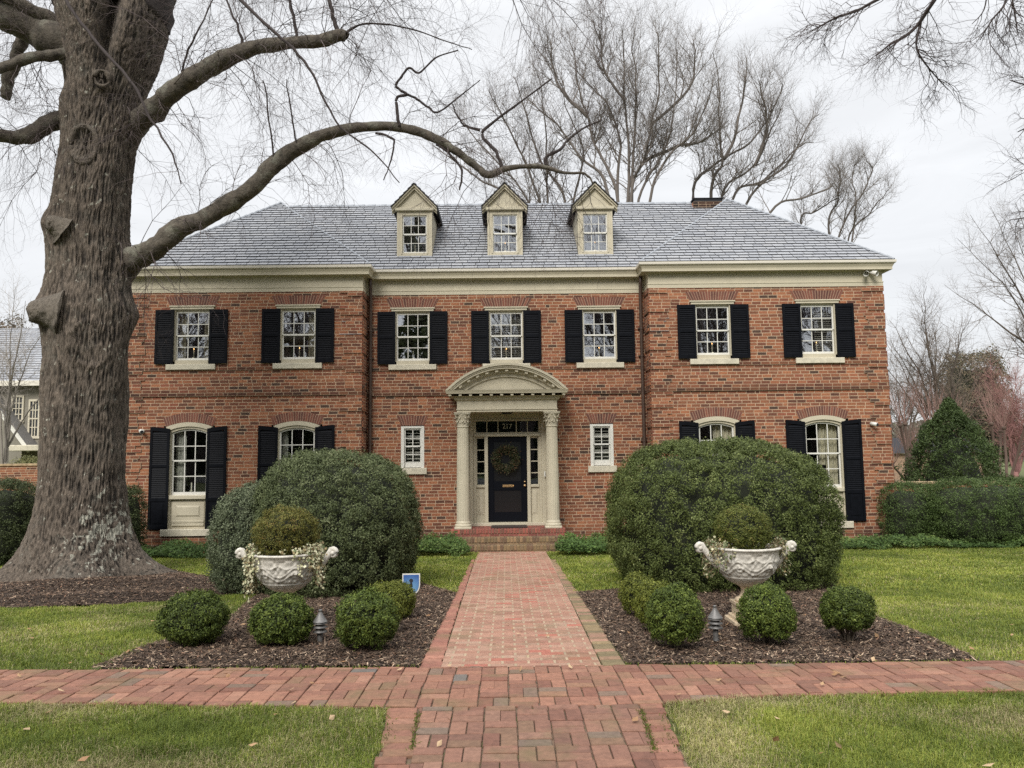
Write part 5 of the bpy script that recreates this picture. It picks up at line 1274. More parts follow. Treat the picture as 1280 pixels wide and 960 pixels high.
# pale lichen crust on the lower right of the trunk
lx = P(148, 668, YT); lm = np.exp(-(((V[:-1, :, 0]-lx[0])/.30)**2+((Zz[:-1]-lx[2]-.1)/.50)**2))*(np.sin(T[:-1]) < .3)+.06*np.exp(-((Zz[:-1]-zg-.15)/.18)**2)
wq = fbm(np.stack([V[:-1, :, 0]*5, V[:-1, :, 1]*5, Zz[:-1]*5], -1), 2)[..., None]*1.5; pn = fbm(np.stack([V[:-1, :, 0]*13, V[:-1, :, 1]*13, Zz[:-1]*10], -1)+wq, 3); mk = np.clip((pn+lm*1.05-.80)*4, 0, 1)[..., None]
colf = colf*(1-mk)+np.array((.36, .35, .29))*mk*rng.uniform(.8, 1.1, mk.shape)
m = MB(); m.grid(V, True, colf=colf.reshape(-1, 3)); m.build('trunk', MAT['bark'], oak, True)
for px_, py_, rx_, rz_, tr_ in ((107, 197, 15, 24, .045), (127, 119, 8, 10, .035)):   # healed branch scars: a rolled lip round a cracked hollow
    q_ = P(px_, py_, YT); i = np.argmin(abs(z-q_[2])); s_ = (q_[0]-cx[i])/rr[i]; a0_ = VA+math.asin(max(-.95, min(.95, s_))); tt = np.linspace(0, 2*pi, 49); m = MB(); Rr = rr[i]+.03
    aa = a0_+np.cos(tt)*rx_*YT/F/Rr; m.tube(np.stack([cx[i]+Rr*np.cos(aa), YT+Rr*np.sin(aa), q_[2]+np.sin(tt)*rz_*YT/F], -1), tr_*.8*(1+.4*np.sin(tt*3)), 12, (.105, .085, .066)); v_ = m.v[-1]; v_ += .014*fbm(v_*16, 2)[:, None]
    for k in range(4): an_ = (1.3, 1.9, 4.2, 5.1)[k]; tt2 = np.linspace(.1, .85, 6); ab = a0_+np.cos(an_)*tt2*rx_*YT/F/Rr; m.tube(np.stack([cx[i]+(Rr-.01)*np.cos(ab), YT+(Rr-.01)*np.sin(ab), q_[2]+np.sin(an_)*tt2*rz_*YT/F], -1), .012, 6, (.08, .064, .05))
    m.build('branch_scar', MAT['bark'], oak, True)
def noisy(pts, n=8, amp=.03):
    """resample a hand-placed limb line smoothly and roughen it"""
    pts = np.array(pts, float); t = np.linspace(0, len(pts)-1, (len(pts)-1)*n+1); out = []
    for k in t:
        i = min(int(k), len(pts)-2); f = k-i; p0 = pts[max(i-1, 0)]; p1 = pts[i]; p2 = pts[i+1]; p3 = pts[min(i+2, len(pts)-1)]
        out.append(.5*((2*p1)+(-p0+p2)*f+(2*p0-5*p1+4*p2-p3)*f*f+(-p0+3*p1-3*p2+p3)*f**3))
    return np.array(out)
TW = np.array((.085, .065, .062))
twg = MB()
_g = random.gauss; _u = random.random
def twig(p, d, L_, r, depth, droop=.25, wander=.22, kids=5, mb=None, col=TW, spread=.7, seg=7, up=0.):
    mb = mb or twg; px, py, pz_ = map(float, p); dx, dy, dz = map(float, d); l = sqrt(dx*dx+dy*dy+dz*dz)+1e-9; dx /= l; dy /= l; dz /= l
    pts = [(px, py, pz_)]; st = L_/seg; w_ = wander*.6; nk = kids if depth > 1 else max(1, kids-1)
    for i in range(seg):
        dx += _g(0, w_); dy += _g(0, w_); dz += _g(0, w_)+(up-droop)*.35*(1 if abs(dz) < .95 else .2)
        l = sqrt(dx*dx+dy*dy+dz*dz)+1e-9; dx /= l; dy /= l; dz /= l; px += dx*st; py += dy*st; pz_ += dz*st; pts.append((px, py, pz_))
        if depth > 0 and i >= 1:
            for _ in range(nk):
                if _u() < .62:
                    ax, ay, az = _g(0, 1), _g(0, 1), _g(0, 1); q = ax*dx+ay*dy+az*dz; ax -= q*dx; ay -= q*dy; az -= q*dz; l = sqrt(ax*ax+ay*ay+az*az)+1e-9; f = 1-spread*.4; g_ = spread/l
                    twig((px, py, pz_), (dx*f+ax*g_, dy*f+ay*g_, dz*f+az*g_), L_*random.uniform(.32, .62), r*(1-i/seg*.6)*.55, depth-1, droop, wander, kids, mb, col, spread, max(4, seg-2), up)
    mb.strand(pts, r, r*.3, 3 if r < .012 else (5 if r < .04 else 8), col*random.uniform(.8, 1.25))
def limb(pix, name='limb', kids=0, klen=1.2, sub=None, mt='limb', r_end=None, droop=.3, kr=.008, kdepth=2):
    """pix: (px, py, depth Y, radius in px)"""
    w_ = [np.append(P(a, b, Yq), r_*Yq/F) for a, b, Yq, r_ in pix]; s = noisy(w_); L_ = s[:, :3]; n = len(L_)
    L_ = L_+.012*noise(np.stack([np.arange(n)*.5, 0*np.arange(n)+rng.uniform(0, 99), 0*np.arange(n)], -1))[:, None]*np.array([1, 1, 1])
    rad = np.clip(s[:, 3], .003, 1)*(1+.10*noise(np.stack([np.arange(n)*.45, 0*np.arange(n)+rng.uniform(0, 99), 0*np.arange(n)], -1)))
    m = MB(); k = 22 if rad[0] > .06 else 9; mt = 'twig' if rad[0] < .045 else mt
    m.tube(L_, rad, k, TW*.5, cap=True); V = m.v[-1]; ax = np.repeat(L_, k, 0); dv = V-ax
    V += dv*(.13*fbm(V*7, 2)[:, None]); m.build(name, MAT[mt], oak, True)
    for _ in range(kids):
        t = int(rng.uniform(.12, 1)*(n-2)); d = L_[t+1]-L_[t]; d /= np.linalg.norm(d)
        a = rng.normal(0, 1, 3); a -= d*(a@d); a[2] = a[2]*.8+rng.uniform(-.3, .5); a /= np.linalg.norm(a)
        twig(L_[t], a*.9+d*.5, klen*rng.uniform(.5, 1.3), min(kr, rad[t]*.5), kdepth, droop*.8, .40, 3)
    return L_
y0 = YT
limb([(112, 362, y0+.6, 30), (135, 346, y0+.5, 27), (152, 333, y0+.3, 20), (168, 323, y0+.05, 15.5), (183, 317, y0-.1, 13.5), (200, 306, y0-.3, 12.5), (222, 287, y0-.35, 13.5), (250, 275, y0-.4, 11), (285, 255, y0-.4, 11), (312, 238, y0-.5, 10.5), (345, 204, y0-.5, 10.5), (385, 178, y0-.5, 8.5),
      (425, 163, y0-.5, 7), (470, 158, y0-.4, 6.2), (510, 161, y0-.3, 6), (545, 173, y0-.3, 5.5), (572, 190, y0-.3, 5), (596, 209, y0-.2, 4.6), (612, 218, y0-.2, 5.2), (632, 211, y0-.1, 3.6), (655, 208, y0, 3), (682, 209, y0, 2.8), (705, 216, y0, 2), (730, 217, y0, 1.6), (742, 229, y0, 1)],
     kids=46, klen=1.5, droop=.45)
limb([(118, 206, y0+.6, 30), (140, 183, y0+.5, 26), (160, 163, y0+.25, 19), (178, 148, y0, 15.5), (194, 137, y0-.2, 14), (215, 115, y0-.5, 12), (245, 95, y0-.6, 12), (275, 77, y0-.8, 11), (310, 62, y0-.9, 10), (350, 55, y0-1, 8.5), (400, 51, y0-1.1, 8.5), (424, 44, y0-1.1, 7.5), (432, 46, y0-1.1, 6)],
     kids=44, klen=1.7, droop=.55)
limb([(110, 142, y0, 12), (85, 148, y0, 12), (60, 155, y0-.1, 11), (35, 170, y0-.2, 10), (0, 170, y0-.3, 8), (-60, 160, y0-.5, 7), (-160, 170, y0-.9, 5)], kids=26, klen=1.7, droop=.6)
limb([(110, 80, y0, 20), (78, 55, y0-.2, 22), (45, 40, y0-.3, 20), (10, 20, y0-.5, 19), (-60, -10, y0-.8, 16), (-200, -60, y0-1.4, 10)], kids=20, klen=2, droop=.5)
limb([(85, 40, y0-.1, 12), (60, 25, y0-.3, 10), (25, 6, y0-.6, 9), (-30, -25, y0-1, 8), (-120, -60, y0-1.4, 5)], kids=10, klen=1.6)
limb([(95, 66, y0-.3, 7), (65, 69, y0-.5, 7), (38, 72, y0-.7, 7), (15, 80, y0-.8, 7), (-20, 88, y0-1, 6), (-90, 80, y0-1.3, 4)], kids=16, klen=1.4, droop=.5)
limb([(40, 30, y0+.6, 8), (26, 55, y0+.7, 8), (18, 80, y0+.8, 7.5), (10, 100, y0+.8, 7.5), (7, 122, y0+.8, 6)], kids=10, klen=1.2)
# leaders going up out of the picture and hanging branches from them
limb([(100, 10, y0, 30), (85, -60, y0, 27), (70, -160, y0+.1, 24), (60, -320, y0+.2, 18), (90, -520, y0, 9)], name='leader', mt='bark')
limb([(170, 20, y0, 40), (195, -60, y0, 36), (235, -160, y0, 30), (290, -320, y0-.3, 20), (330, -480, y0-.5, 9)], name='leader', mt='bark')
limb([(235, -150, y0, 12), (310, -90, y0-.6, 10), (420, -60, y0-1.2, 8), (540, -70, y0-1.6, 6), (650, -50, y0-1.8, 4), (720, -20, y0-1.8, 2)], kids=34, klen=2.4, droop=.5, kr=.009)
limb([(215, -70, y0, 10), (270, -40, y0+1.0, 8), (380, -40, y0+1.6, 6), (480, -60, y0+1.8, 5), (580, -40, y0+2, 3)], kids=22, klen=2.2, droop=.5, kr=.008)
limb([(70, -120, y0, 12), (0, -70, y0+.6, 9), (-90, -60, y0+.8, 6)], kids=22, klen=2.3, droop=.55, kr=.009)
# thin drooping branches seen individually
limb([(78, -10, y0-1.3, 2.2), (102, 30, y0-1.4, 2.2), (133, 66, y0-1.5, 2.0), (170, 112, y0-1.6, 1.8), (190, 150, y0-1.6, 1.5), (215, 193, y0-1.7, 1.1), (226, 230, y0-1.7, .7)], kids=12, klen=.9, kr=.004, kdepth=1)
limb([(292, -10, y0-1.6, 2.2), (330, 28, y0-1.7, 2.1), (360, 55, y0-1.7, 1.9), (386, 84, y0-1.7, 1.6), (402, 118, y0-1.7, 1.5), (425, 158, y0-1.7, 1.2), (462, 187, y0-1.7, 1), (500, 228, y0-1.7, .6)], kids=16, klen=1.0, kr=.005, kdepth=1)
limb([(425, 44, y0-1.1, 3), (418, 25, y0-1.1, 2.8), (413, 8, y0-1.1, 2.6), (405, -20, y0-1.1, 2.4)], kids=6, klen=1.1)
limb([(431, 42, y0-1.1, 2), (450, 31, y0-1.1, 1.4), (480, 30, y0-1.1, 1.2), (520, 38, y0-1, 1), (560, 52, y0-.9, .7), (590, 62, y0-.9, .5)], kids=12, klen=1.0, droop=.35, kr=.004)
limb([(371, 48, y0-1, 2.4), (366, 20, y0-1, 2), (358, -20, y0-1, 2)], kids=6, klen=1.1)
limb([(226, 100, y0-.6, 1.5), (232, 70, y0-.7, 1.3), (250, 35, y0-.8, 1.1), (268, -5, y0-.8, .9)], kids=8, klen=.9, kr=.004)
limb([(305, 62, y0-.9, 2), (296, 30, y0-1, 1.6), (280, -5, y0-1, 1.3)], kids=8, klen=1, kr=.004)
limb([(499, 158, y0-.4, 2.2), (497, 140, y0-.4, 2), (496, 122, y0-.4, 1.8), (508, 118, y0-.4, 1.8), (495, 108, y0-.4, 1.6), (502, 96, y0-.4, 1.6), (511, 85, y0-.4, 1.4), (524, 91, y0-.4, 1.3), (545, 72, y0-.4, 1.1), (572, 63, y0-.4, .8)], kids=8, klen=.9, kr=.004)
limb([(508, 118, y0-.4, 1.8), (522, 124, y0-.3, 1.6), (536, 135, y0-.3, 1.4), (548, 140, y0-.3, 1.2), (575, 120, y0-.3, .9), (600, 100, y0-.3, .6)], kids=8, klen=.8, kr=.004)
limb([(628, 212, y0-.1, 2.4), (620, 190, y0-.1, 2.2), (603, 168, y0, 2), (620, 150, y0, 1.7), (650, 128, y0, 1.4), (678, 107, y0, 1.1), (690, 98, y0, .8)], kids=14, klen=.9, kr=.004)
limb([(600, 163, y0, 1.8), (583, 158, y0, 1.6), (575, 150, y0, 1.2), (565, 130, y0, .8)], kids=8, klen=.8, kr=.004)
limb([(682, 207, y0, 2.4), (683, 196, y0, 2.2), (700, 187, y0, 2), (710, 175, y0+.1, 1.7), (730, 160, y0+.1, 1.3), (752, 150, y0+.1, .9)], kids=12, klen=.9, kr=.004)
limb([(545, 180, y0-.3, 2), (560, 190, y0-.3, 1.8), (577, 213, y0-.3, 1.6), (574, 238, y0-.3, 1), (560, 205, y0-.3, .5)][:4], kids=8, klen=.7, kr=.004)
limb([(470, 166, y0-.4, 1.6), (492, 175, y0-.4, 1.4), (488, 200, y0-.4, 1), (480, 225, y0-.4, .6)], kids=5, klen=.7, kr=.004)
for px_, l_ in ((343, 1), (372, 1)):
    limb([(px_, 205-(px_-343)*.6, y0-.6, 1.2), (px_-6, 150, y0-.7, 1), (px_-14, 100, y0-.8, .8)], kids=6, klen=.9, kr=.004)
# the sawn-off stubs
for (a, b, ra, rb) in (((78, 392), (36, 392), 21, 14), ((80, 288), (57, 280), 15, 10)):
    m = MB(); p, q = P(*a, YT-.45), P(*b, YT-.62); t = np.linspace(0, 1, 9); pts = p+(q-p)*t[:, None]+np.array((0, 0, .03))*np.sin(t*3)[:, None]
    rad = (rb+(ra*1.5-rb)*(1-t)**2.2)*YT/F; rad[-2:] *= (.95, .62); pts = np.stack([np.interp(np.linspace(0, 8, 33), np.arange(9), pts[:, q]) for q in range(3)], 1); rad = np.interp(np.linspace(0, 8, 33), np.arange(9), rad); m.tube(pts, rad, 60, cap=True); V = m.v[-1]; V += .012*fbm(V*8, 2)[:, None]+.010*fbm(V*40, 2)[:, None]; m.c = [np.tile((.13, .11, .088), (len(c), 1)) for c in m.c]
    m.build('cut_stub', MAT['bark'], oak, True)
twg.build('twigs', MAT['twig'], oak)

def bg_tree(name, px, Y, toppx, spreadL, spreadR, nst, lab, cat='tree', r0_=.16, col=TW*1.5, group=None, dens=1.1, forkpy=440, twist=.22, depthl=3, kids=3, basez=None):
    """many-stemmed bare tree: stems fan from a short trunk to a broad crown"""
    zb = float(gz(17)) if basez is None else basez; b = P(px, 480, Y); b[2] = zb; top = P(px, toppx, Y)[2]; fork = P(px, forkpy, Y)[2]
    o = empty(name, b, lab, cat, group); m, tr = MB(), MB()
    H_ = fork-zb; tr.tube([b+(0, 0, -.2), b+(0, 0, H_*.5), b+(0, 0, H_)], [r0_*2.4, r0_*2, r0_*1.8], 14, col); tr.build('trunk', MAT['twig'], o, True)
    for i in range(nst):
        t = (i+.5)/nst; sx = -spreadL+(spreadL+spreadR)*t+rng.normal(0, .03)*(spreadL+spreadR); hz = 1-abs(t-.48)**2.2*1.6+rng.normal(0, .05)
        tgt = b+np.array((sx, rng.normal(0, .35)*(spreadL+spreadR)*.35, (top-zb)*max(.5, hz))); s0 = b+(0, 0, H_*rng.uniform(.45, 1)); v = tgt-s0; L_ = np.linalg.norm(v); n = 14
        pts = [s0]; rr_ = [r0_*rng.uniform(.5, 1)]; off = np.zeros(3)
        for k in range(1, n+1):
            f = k/n; off = off+rng.normal(0, twist, 3)*L_*.03; c = s0+v*f; c[2] += (top-zb)*.06*sin(f*pi)*-1*abs(t-.5)*2; c[0] -= v[0]*.20*sin(f*pi); c[2] += L_*.03*sin(f*pi)
            pts.append(c+off); rr_.append(rr_[0]*(1-f)**1.25+.008)
        m.tube(pts, rr_, 7, col*rng.uniform(.55, .95))
        for k in range(4, n):
            for _ in range(int(rng.poisson((1.1+.07*k)*dens))):
                d = pts[k+1]-pts[k] if k < n else v; d = d/np.linalg.norm(d); a = rng.normal(0, 1, 3); a /= np.linalg.norm(a)
                twig(pts[k], d+a*1.0, L_*rng.uniform(.12, .27)*(1.25-k/n*.55), rr_[k]*.36+.004, depthl-1, -.05, .2, kids, m, col, .85, 6, up=.2)
    m.build('crown', MAT['twig'], o); return o
bt = 'bare trees rising behind the house roof'
def hand_tree(px, Y, stems, lab, col=np.array((.14, .12, .105)), r_=2.3, dens=1.35, klen=1.75):
    """a big forking tree: main stems laid out one by one, then twigs grown from them"""
    zb = float(gz(17.)); b = P(px, 480, Y); b[2] = zb; o = empty('bare_tree', b, lab, 'tree', bt); tr = MB(); m = MB(); f = P(px, 400, Y)
    tr.tube([b-(0, 0, .2), b+(f-b)*.5, f], [r_*1.9*Y/F*2, r_*1.6*Y/F*2, r_*1.3*Y/F*2], 16, col); tr.build('trunk', MAT['twig'], o, True)
    for st in stems:
        dy = rng.uniform(-1.6, 1.6); r0 = r_*rng.uniform(.75, 1.05) if len(st) > 3 else r_*.45
        pix = ([(px+(st[0][0]-px)*.25, 385)] if st[0][1] > 225 else [])+list(st); n = len(pix)
        w_ = [np.append(P(q[0]+rng.normal(0, .8), q[1], Y+dy*i/n), (r0*(1-i/(n-.4))**1.1+.25)*Y/F) for i, q in enumerate(pix)]; s4 = noisy(w_, 7)
        s4[:, :3] += (.045*Y/30)*np.stack([noise(np.stack([np.arange(len(s4))*.45, 0*s4[:, 0]+k*7.+st[0][0], 0*s4[:, 0]], -1)) for k in range(3)], 1)
        m.tube(s4[:, :3], s4[:, 3], 8, col*rng.uniform(.6, .95)); L = len(s4)
        for i in range(int(L*.22), L-1):
            fr = i/L; d = s4[i+1, :3]-s4[i, :3]; d /= np.linalg.norm(d)+1e-9
            for _ in range(int(rng.poisson(.8*dens))):    # side limbs that fork again
                a = rng.normal(0, 1, 3); a[2] = abs(a[2])*.3; a /= np.linalg.norm(a)
                twig(s4[i, :3], d*.8+a*.75, klen*rng.uniform(.6, 1.7)*(1.15-.55*fr), max(.008, s4[i, 3]*.42), 2, -.1, .27, 3, m, col, .75, 7, up=.25)
    m.build('crown', MAT['twig'], o)
bt = 'bare trees rising behind the house roof'
hand_tree(785, 31, [[(770, 237), (746, 187), (734, 147), (724, 106), (718, 66), (710, 40)], [(773, 240), (773, 175), (759, 131), (734, 103), (716, 84)], [(785, 250), (787, 187), (781, 125), (779, 72), (777, 38)], [(790, 250), (793, 175), (796, 110), (791, 68), (794, 35)],
    [(790, 244), (806, 200), (815, 156), (824, 103), (821, 58), (822, 38)], [(799, 250), (827, 200), (840, 156), (846, 103), (845, 62)], [(812, 247), (837, 194), (865, 166), (884, 125), (895, 92)], [(760, 236), (728, 200), (700, 160), (672, 135), (655, 118)], [(806, 200), (850, 182), (880, 176), (912, 150)], [(734, 147), (700, 112), (690, 80), (688, 50)], [(815, 156), (862, 110), (868, 70), (866, 50)], [(781, 125), (756, 90), (752, 55), (750, 38)]],
    'broad bare tree with thick forking stems fanning up behind the middle of the roof')
hand_tree(900, 35, [[(890, 240), (904, 203), (901, 165), (896, 110), (892, 66)], [(906, 200), (921, 162), (931, 104), (932, 72)], [(901, 247), (945, 206), (966, 155), (980, 136)], [(931, 254), (983, 206), (1010, 156), (1024, 142)], [(962, 265), (1005, 247), (1034, 236), (1045, 226)], [(865, 247), (893, 206), (940, 176), (975, 120), (978, 105)], [(945, 206), (960, 160), (952, 118), (950, 100)], [(915, 250), (955, 225), (996, 185), (1015, 178)]],
    'bare tree leaning right behind the chimney at the right end of the roof', r_=2.2, klen=1.6)
hand_tree(684, 33, [[(674, 256), (643, 175), (624, 137), (612, 112)], [(684, 250), (682, 187), (677, 125), (672, 88)], [(706, 256), (677, 200), (656, 137), (643, 96)], [(660, 258), (620, 200), (585, 160), (572, 140)], [(715, 250), (730, 190), (708, 140), (705, 110)], [(640, 256), (600, 225), (560, 195), (540, 180)]],
    'bare tree behind the left and middle dormers', r_=1.9, klen=1.6)
hand_tree(1062, 38, [[(1048, 299), (1079, 240), (1092, 215), (1085, 200)], [(1059, 302), (1086, 265), (1106, 245), (1112, 236)], [(1035, 290), (1046, 250), (1050, 222), (1046, 205)], [(1000, 282), (1020, 265), (1041, 252), (1048, 246)], [(1062, 310), (1068, 260), (1066, 225), (1068, 204)]],
    'smaller bare tree showing past the right corner of the roof', r_=1.5, klen=1.3)
rg = 'bare trees to the right of the house'; TB = np.array((.12, .095, .075))
bg_tree('bare_tree', 1178, 34, 385, 3.3, 2.4, 12, 'spreading bare tree behind the dark conical evergreen', group=rg, r0_=.09, col=TB, forkpy=560, twist=.3)
bg_tree('bare_tree', 1330, 44, 250, 7.5, 5, 13, 'tall bare tree at the right edge of the picture', group=rg, r0_=.16, col=TB, forkpy=480)
bg_tree('bare_tree', 1130, 40, 440, 2.0, 3.0, 9, 'low bare tree close to the right corner of the house', group=rg, r0_=.07, col=TB*1.1, forkpy=570, twist=.3)
PK = np.array((.28, .14, .13))
bg_tree('flowering_tree', 1262, 42, 462, 2.6, 3.4, 12, 'pinkish budding tree at the right edge above the hedge', cat='tree', r0_=.07, col=PK, forkpy=590, dens=1.5, twist=.3)
bg_tree('bare_tree', 1215, 60, 430, 6, 8, 10, 'hazy brown bare tree far beyond the hedge', group=rg, r0_=.10, col=np.array((.17, .13, .11)), forkpy=590)
bg_tree('bare_tree', 12, 30, 372, 1.6, 2.6, 8, 'thin pale bare tree left of the big trunk, before the neighbouring house', r0_=.045, col=np.array((.26, .23, .2)), forkpy=560, dens=.8)
# crape-myrtle like pruned shrubs
def knobby(px, py, Y, n, h, lab, grp):
    b = G(px, 690); b = P(px, 640, Y); b[2] = float(gz(17)); o = empty('pollarded_shrub', b, lab, 'shrub', grp); m = MB(); c = np.array((.10, .066, .05))
    for i in range(n):
        d = np.array((rng.uniform(-.5, .5), rng.uniform(-.4, .4), 1.)); p = b+0; pts = [p]
        for k in range(6): d = d+rng.normal(0, .12, 3); d[2] = abs(d[2]); d /= np.linalg.norm(d); p = p+d*h/6; pts.append(p)
        m.tube(pts, np.linspace(.05, .035, 7), 7, c); m.lathe([(0, -.06), (.06, -.03), (.07, .02), (.04, .06), (0, .07)], p, 8, c)
        for _ in range(14): twig(p, np.array((rng.normal(0, .35), rng.normal(0, .35), 1.)), h*.45, .010, 1, -.1, .1, 2, m, np.array((.20, .12, .10)), .4, 5, up=.2)
    m.build('stems', MAT['twig'], o)
kg = 'pruned shrubs with knobbed stems by the garden wall'
knobby(1132, 600, 24, 5, 2.9, 'reddish knobbed pruned shrub at the right corner of the house', kg); knobby(1252, 600, 24, 7, 2.9, 'knobbed pruned shrub behind the wall right of the conical evergreen', kg); knobby(1150, 600, 27, 4, 2.0, 'low knobbed pruned shrub left of the conical evergreen', kg)
# overhead branches at the upper right from a tree standing right of the viewpoint
ot = empty('overhanging_tree', (7.5, 4.5, 0), 'dark bare overhanging branches at the top right of the picture', 'tree'); m = MB(); tk = MB()
tk.tube([(7.5, 4.5, -.1), (7.5, 4.6, 3), (7.2, 4.8, 7), (6.8, 5.2, 10)], [.38, .3, .24, .15], 14, TW); tk.build('trunk', MAT['twig'], ot, True)
def over(pix, kr=.006, kids=12, kl=.7):
    e_ = P(*pix[0][:3]); t_ = np.linspace(0, 1, 7)[:, None]; a_ = np.array((6.9, 5.1, 9.2)); m.tube(a_+(e_-a_)*t_+np.array((0, 0, .5))*np.sin(t_*pi), np.linspace(.09, pix[0][3]*pix[0][2]/F, 7), 7, TW*.6)
    w_ = [np.append(P(a, b, Yq), r_*Yq/F) for a, b, Yq, r_ in pix]; s = noisy(w_, 5); m.tube(s[:, :3], s[:, 3], 6, TW*.6)
    for i in range(2, len(s)-1):
        for _ in range(int(rng.poisson(kids/len(s)*1.4))):
            d = s[i+1, :3]-s[i, :3]; d /= np.linalg.norm(d)+1e-9; a = rng.normal(0, 1, 3); a /= np.linalg.norm(a)
            twig(s[i, :3], d+a*.8, kl*rng.uniform(.5, 1.1), min(kr, s[i, 3]*.7), 2, .1, .42, 3, m, TW*.7, .75, 6)
over([(1200, -60, 8.5, 3), (1174, -10, 8.6, 2.6), (1160, 12, 8.7, 2.4), (1148, 30, 8.8, 2.1), (1132, 45, 8.9, 1.8), (1112, 56, 9, 1.3), (1095, 70, 9, .8)], kids=16)
over([(1152, 24, 8.8, 1.6), (1146, 48, 8.8, 1.5), (1147, 64, 8.8, 1.3), (1157, 80, 8.8, 1.1), (1172, 98, 8.9, .8), (1185, 112, 9, .5)], kids=14)
over([(1180, -40, 8.5, 2), (1100, -2, 8.8, 2), (1072, 13, 9, 1.7), (1048, 21, 9.1, 1.4), (1030, 30, 9.2, 1), (1015, 38, 9.2, .6)], kids=18)
over([(1260, -40, 8.4, 1.6), (1257, 2, 8.5, 1.4), (1240, 25, 8.6, 1), (1225, 50, 8.7, .6)], kids=12); over([(1262, -20, 8.6, 1.3), (1268, 15, 8.6, 1), (1272, 40, 8.6, .6)], kids=10)
over([(1235, -20, 8.8, 1), (1230, 12, 8.8, .8), (1215, 30, 8.8, .5)], kids=8)
over([(1340, 60, 9, 2), (1310, 90, 9.2, 1.5), (1285, 105, 9.3, 1), (1262, 100, 9.4, .6)], kids=10, kl=.6); over([(1340, 120, 9, 2), (1300, 150, 9.2, 1.2), (1272, 165, 9.4, .6)], kids=8, kl=.5)
over([(1340, 250, 9, 2), (1300, 268, 9.2, 1.2), (1262, 275, 9.4, .5)], kids=12, kl=.6); over([(1360, 200, 9, 2), (1320, 210, 9.2, 1.2), (1285, 205, 9.4, .6)], kids=12, kl=.7)
tk2 = m.build('crown', MAT['twig'], ot)

# ---- evergreens, hedges
def block_bush(name, x, y, zb, rx, ry, rz, n, leaf, pal, lab, cat, group=None, p=3.2, seed=0, lump=.06, ls=3.4, zc=None):
    o = empty(name, (x, y, zb), lab, cat, group); m, c = MB(), MB(); bush(m, c, (x, y, zb+rz*.9), (rx, ry, rz*1.1), n, leaf, pal, lump, ls, p, seed, zlo=-.9, depth=.14, tone=.3)
    m.build('foliage', MAT['leaf'], o); c.build('dark_core', MAT['twig'], o, True); return o
zg_ = float(gz(17)); PH = PAL_DARK*np.array((.85, 1.02, .75))
def hedge_at(px0, px1, pt, Y, ry, lab, n, seed, pal=PH, cat='hedge', p=3.6, leaf=.03):
    a, b = P(px0, 640, Y)[0], P(px1, 640, Y)[0]; zt = P((px0+px1)/2, pt, Y)[2]; return block_bush('hedge', (a+b)/2, Y, zg_, (b-a)/2, ry, (zt-zg_)/2, n, leaf, pal, lab, cat, None, p, seed)
hedge_at(1098, 1165, 603, 17.2, .75, 'dark hedge clump against the right corner of the house', 26000, 1.5)
hedge_at(1145, 1330, 598, 16.9, .9, 'long clipped dark green hedge at the right edge', 80000, 5.5)
hedge_at(-60, 52, 598, 15.3, .9, 'dark hedge left of the big oak trunk', 50000, 8.5, PAL_DARK*.75); hedge_at(140, 176, 606, 16.2, .5, 'narrow dark shrub showing between the oak trunk and the leftmost tall shutter', 16000, 9.5, PAL_DARK*.8)
# conical evergreen
Yh = 22.; b = P(1192, 600, Yh); o = empty('conical_evergreen', (b[0], Yh, zg_), 'dark glossy conical evergreen behind the right hedge', 'tree'); m, c = MB(), MB()
ztop = P(1192, 506, Yh)[2]; n = 60000; t = rng.random(n)**.85; a = rng.uniform(0, 2*pi, n); rmax = 1.28*np.interp(t, [0, .08, .3, .5, .68, .8, .9, 1], [.88, 1, 1, .9, .68, .47, .2, .02])
lump_ = 1+.22*fbm(np.stack([np.cos(a)*2.5, np.sin(a)*2.5, t*9], -1), 3)+.1*fbm(np.stack([np.cos(a)*9, np.sin(a)*9, t*30], -1), 2); r_ = rmax*lump_*(1-.25*rng.random(n)**1.5); zz = zg_+.1+t*(ztop-zg_)
pts = np.stack([b[0]+r_*np.cos(a), Yh+r_*np.sin(a), zz], -1); nc = 1500; ic = rng.integers(0, n, nc); pcn = pts[ic]; ii = rng.integers(0, nc, n); oo = rng.normal(0, 1, (n, 3)); oo /= np.linalg.norm(oo, axis=1)[:, None]; pts = pcn[ii]+oo*(rng.uniform(.05, .15, nc)[ii])[:, None]
leaf_quads(m, pts, oo, .05, PAL_DARK[np.clip((rng.normal(1.2, 1, n)+1.5*fbm(pts*3, 2)).astype(int), 0, 4)]*np.array((.8, .95, .8))*rng.uniform(.8, 1.2, (n, 1)))
m.build('foliage', MAT['leaf'], o); c.lathe([(0, 0), (.8, .1), (.8, 1), (.6, (ztop-zg_)*.5), (.2, (ztop-zg_)*.7), (0, (ztop-zg_)*.8)], (b[0], Yh, zg_), 20, (.02, .024, .015)); c.build('dark_core', MAT['twig'], o, True)  # solid core coloured near black as the shade within the foliage
# distant brown evergreen mass seen between trees
Yq = 55.; b = P(1222, 560, Yq); block_bush('distant_tree', b[0], Yq, zg_, 2.6, 2.4, 4.6, 20000, .16, np.array([(.16, .13, .08), (.13, .12, .07), (.20, .15, .10), (.10, .10, .06)]), 'hazy brown-green tree far behind the conical evergreen', 'tree', None, 2.2, 3., .2, 2.4)

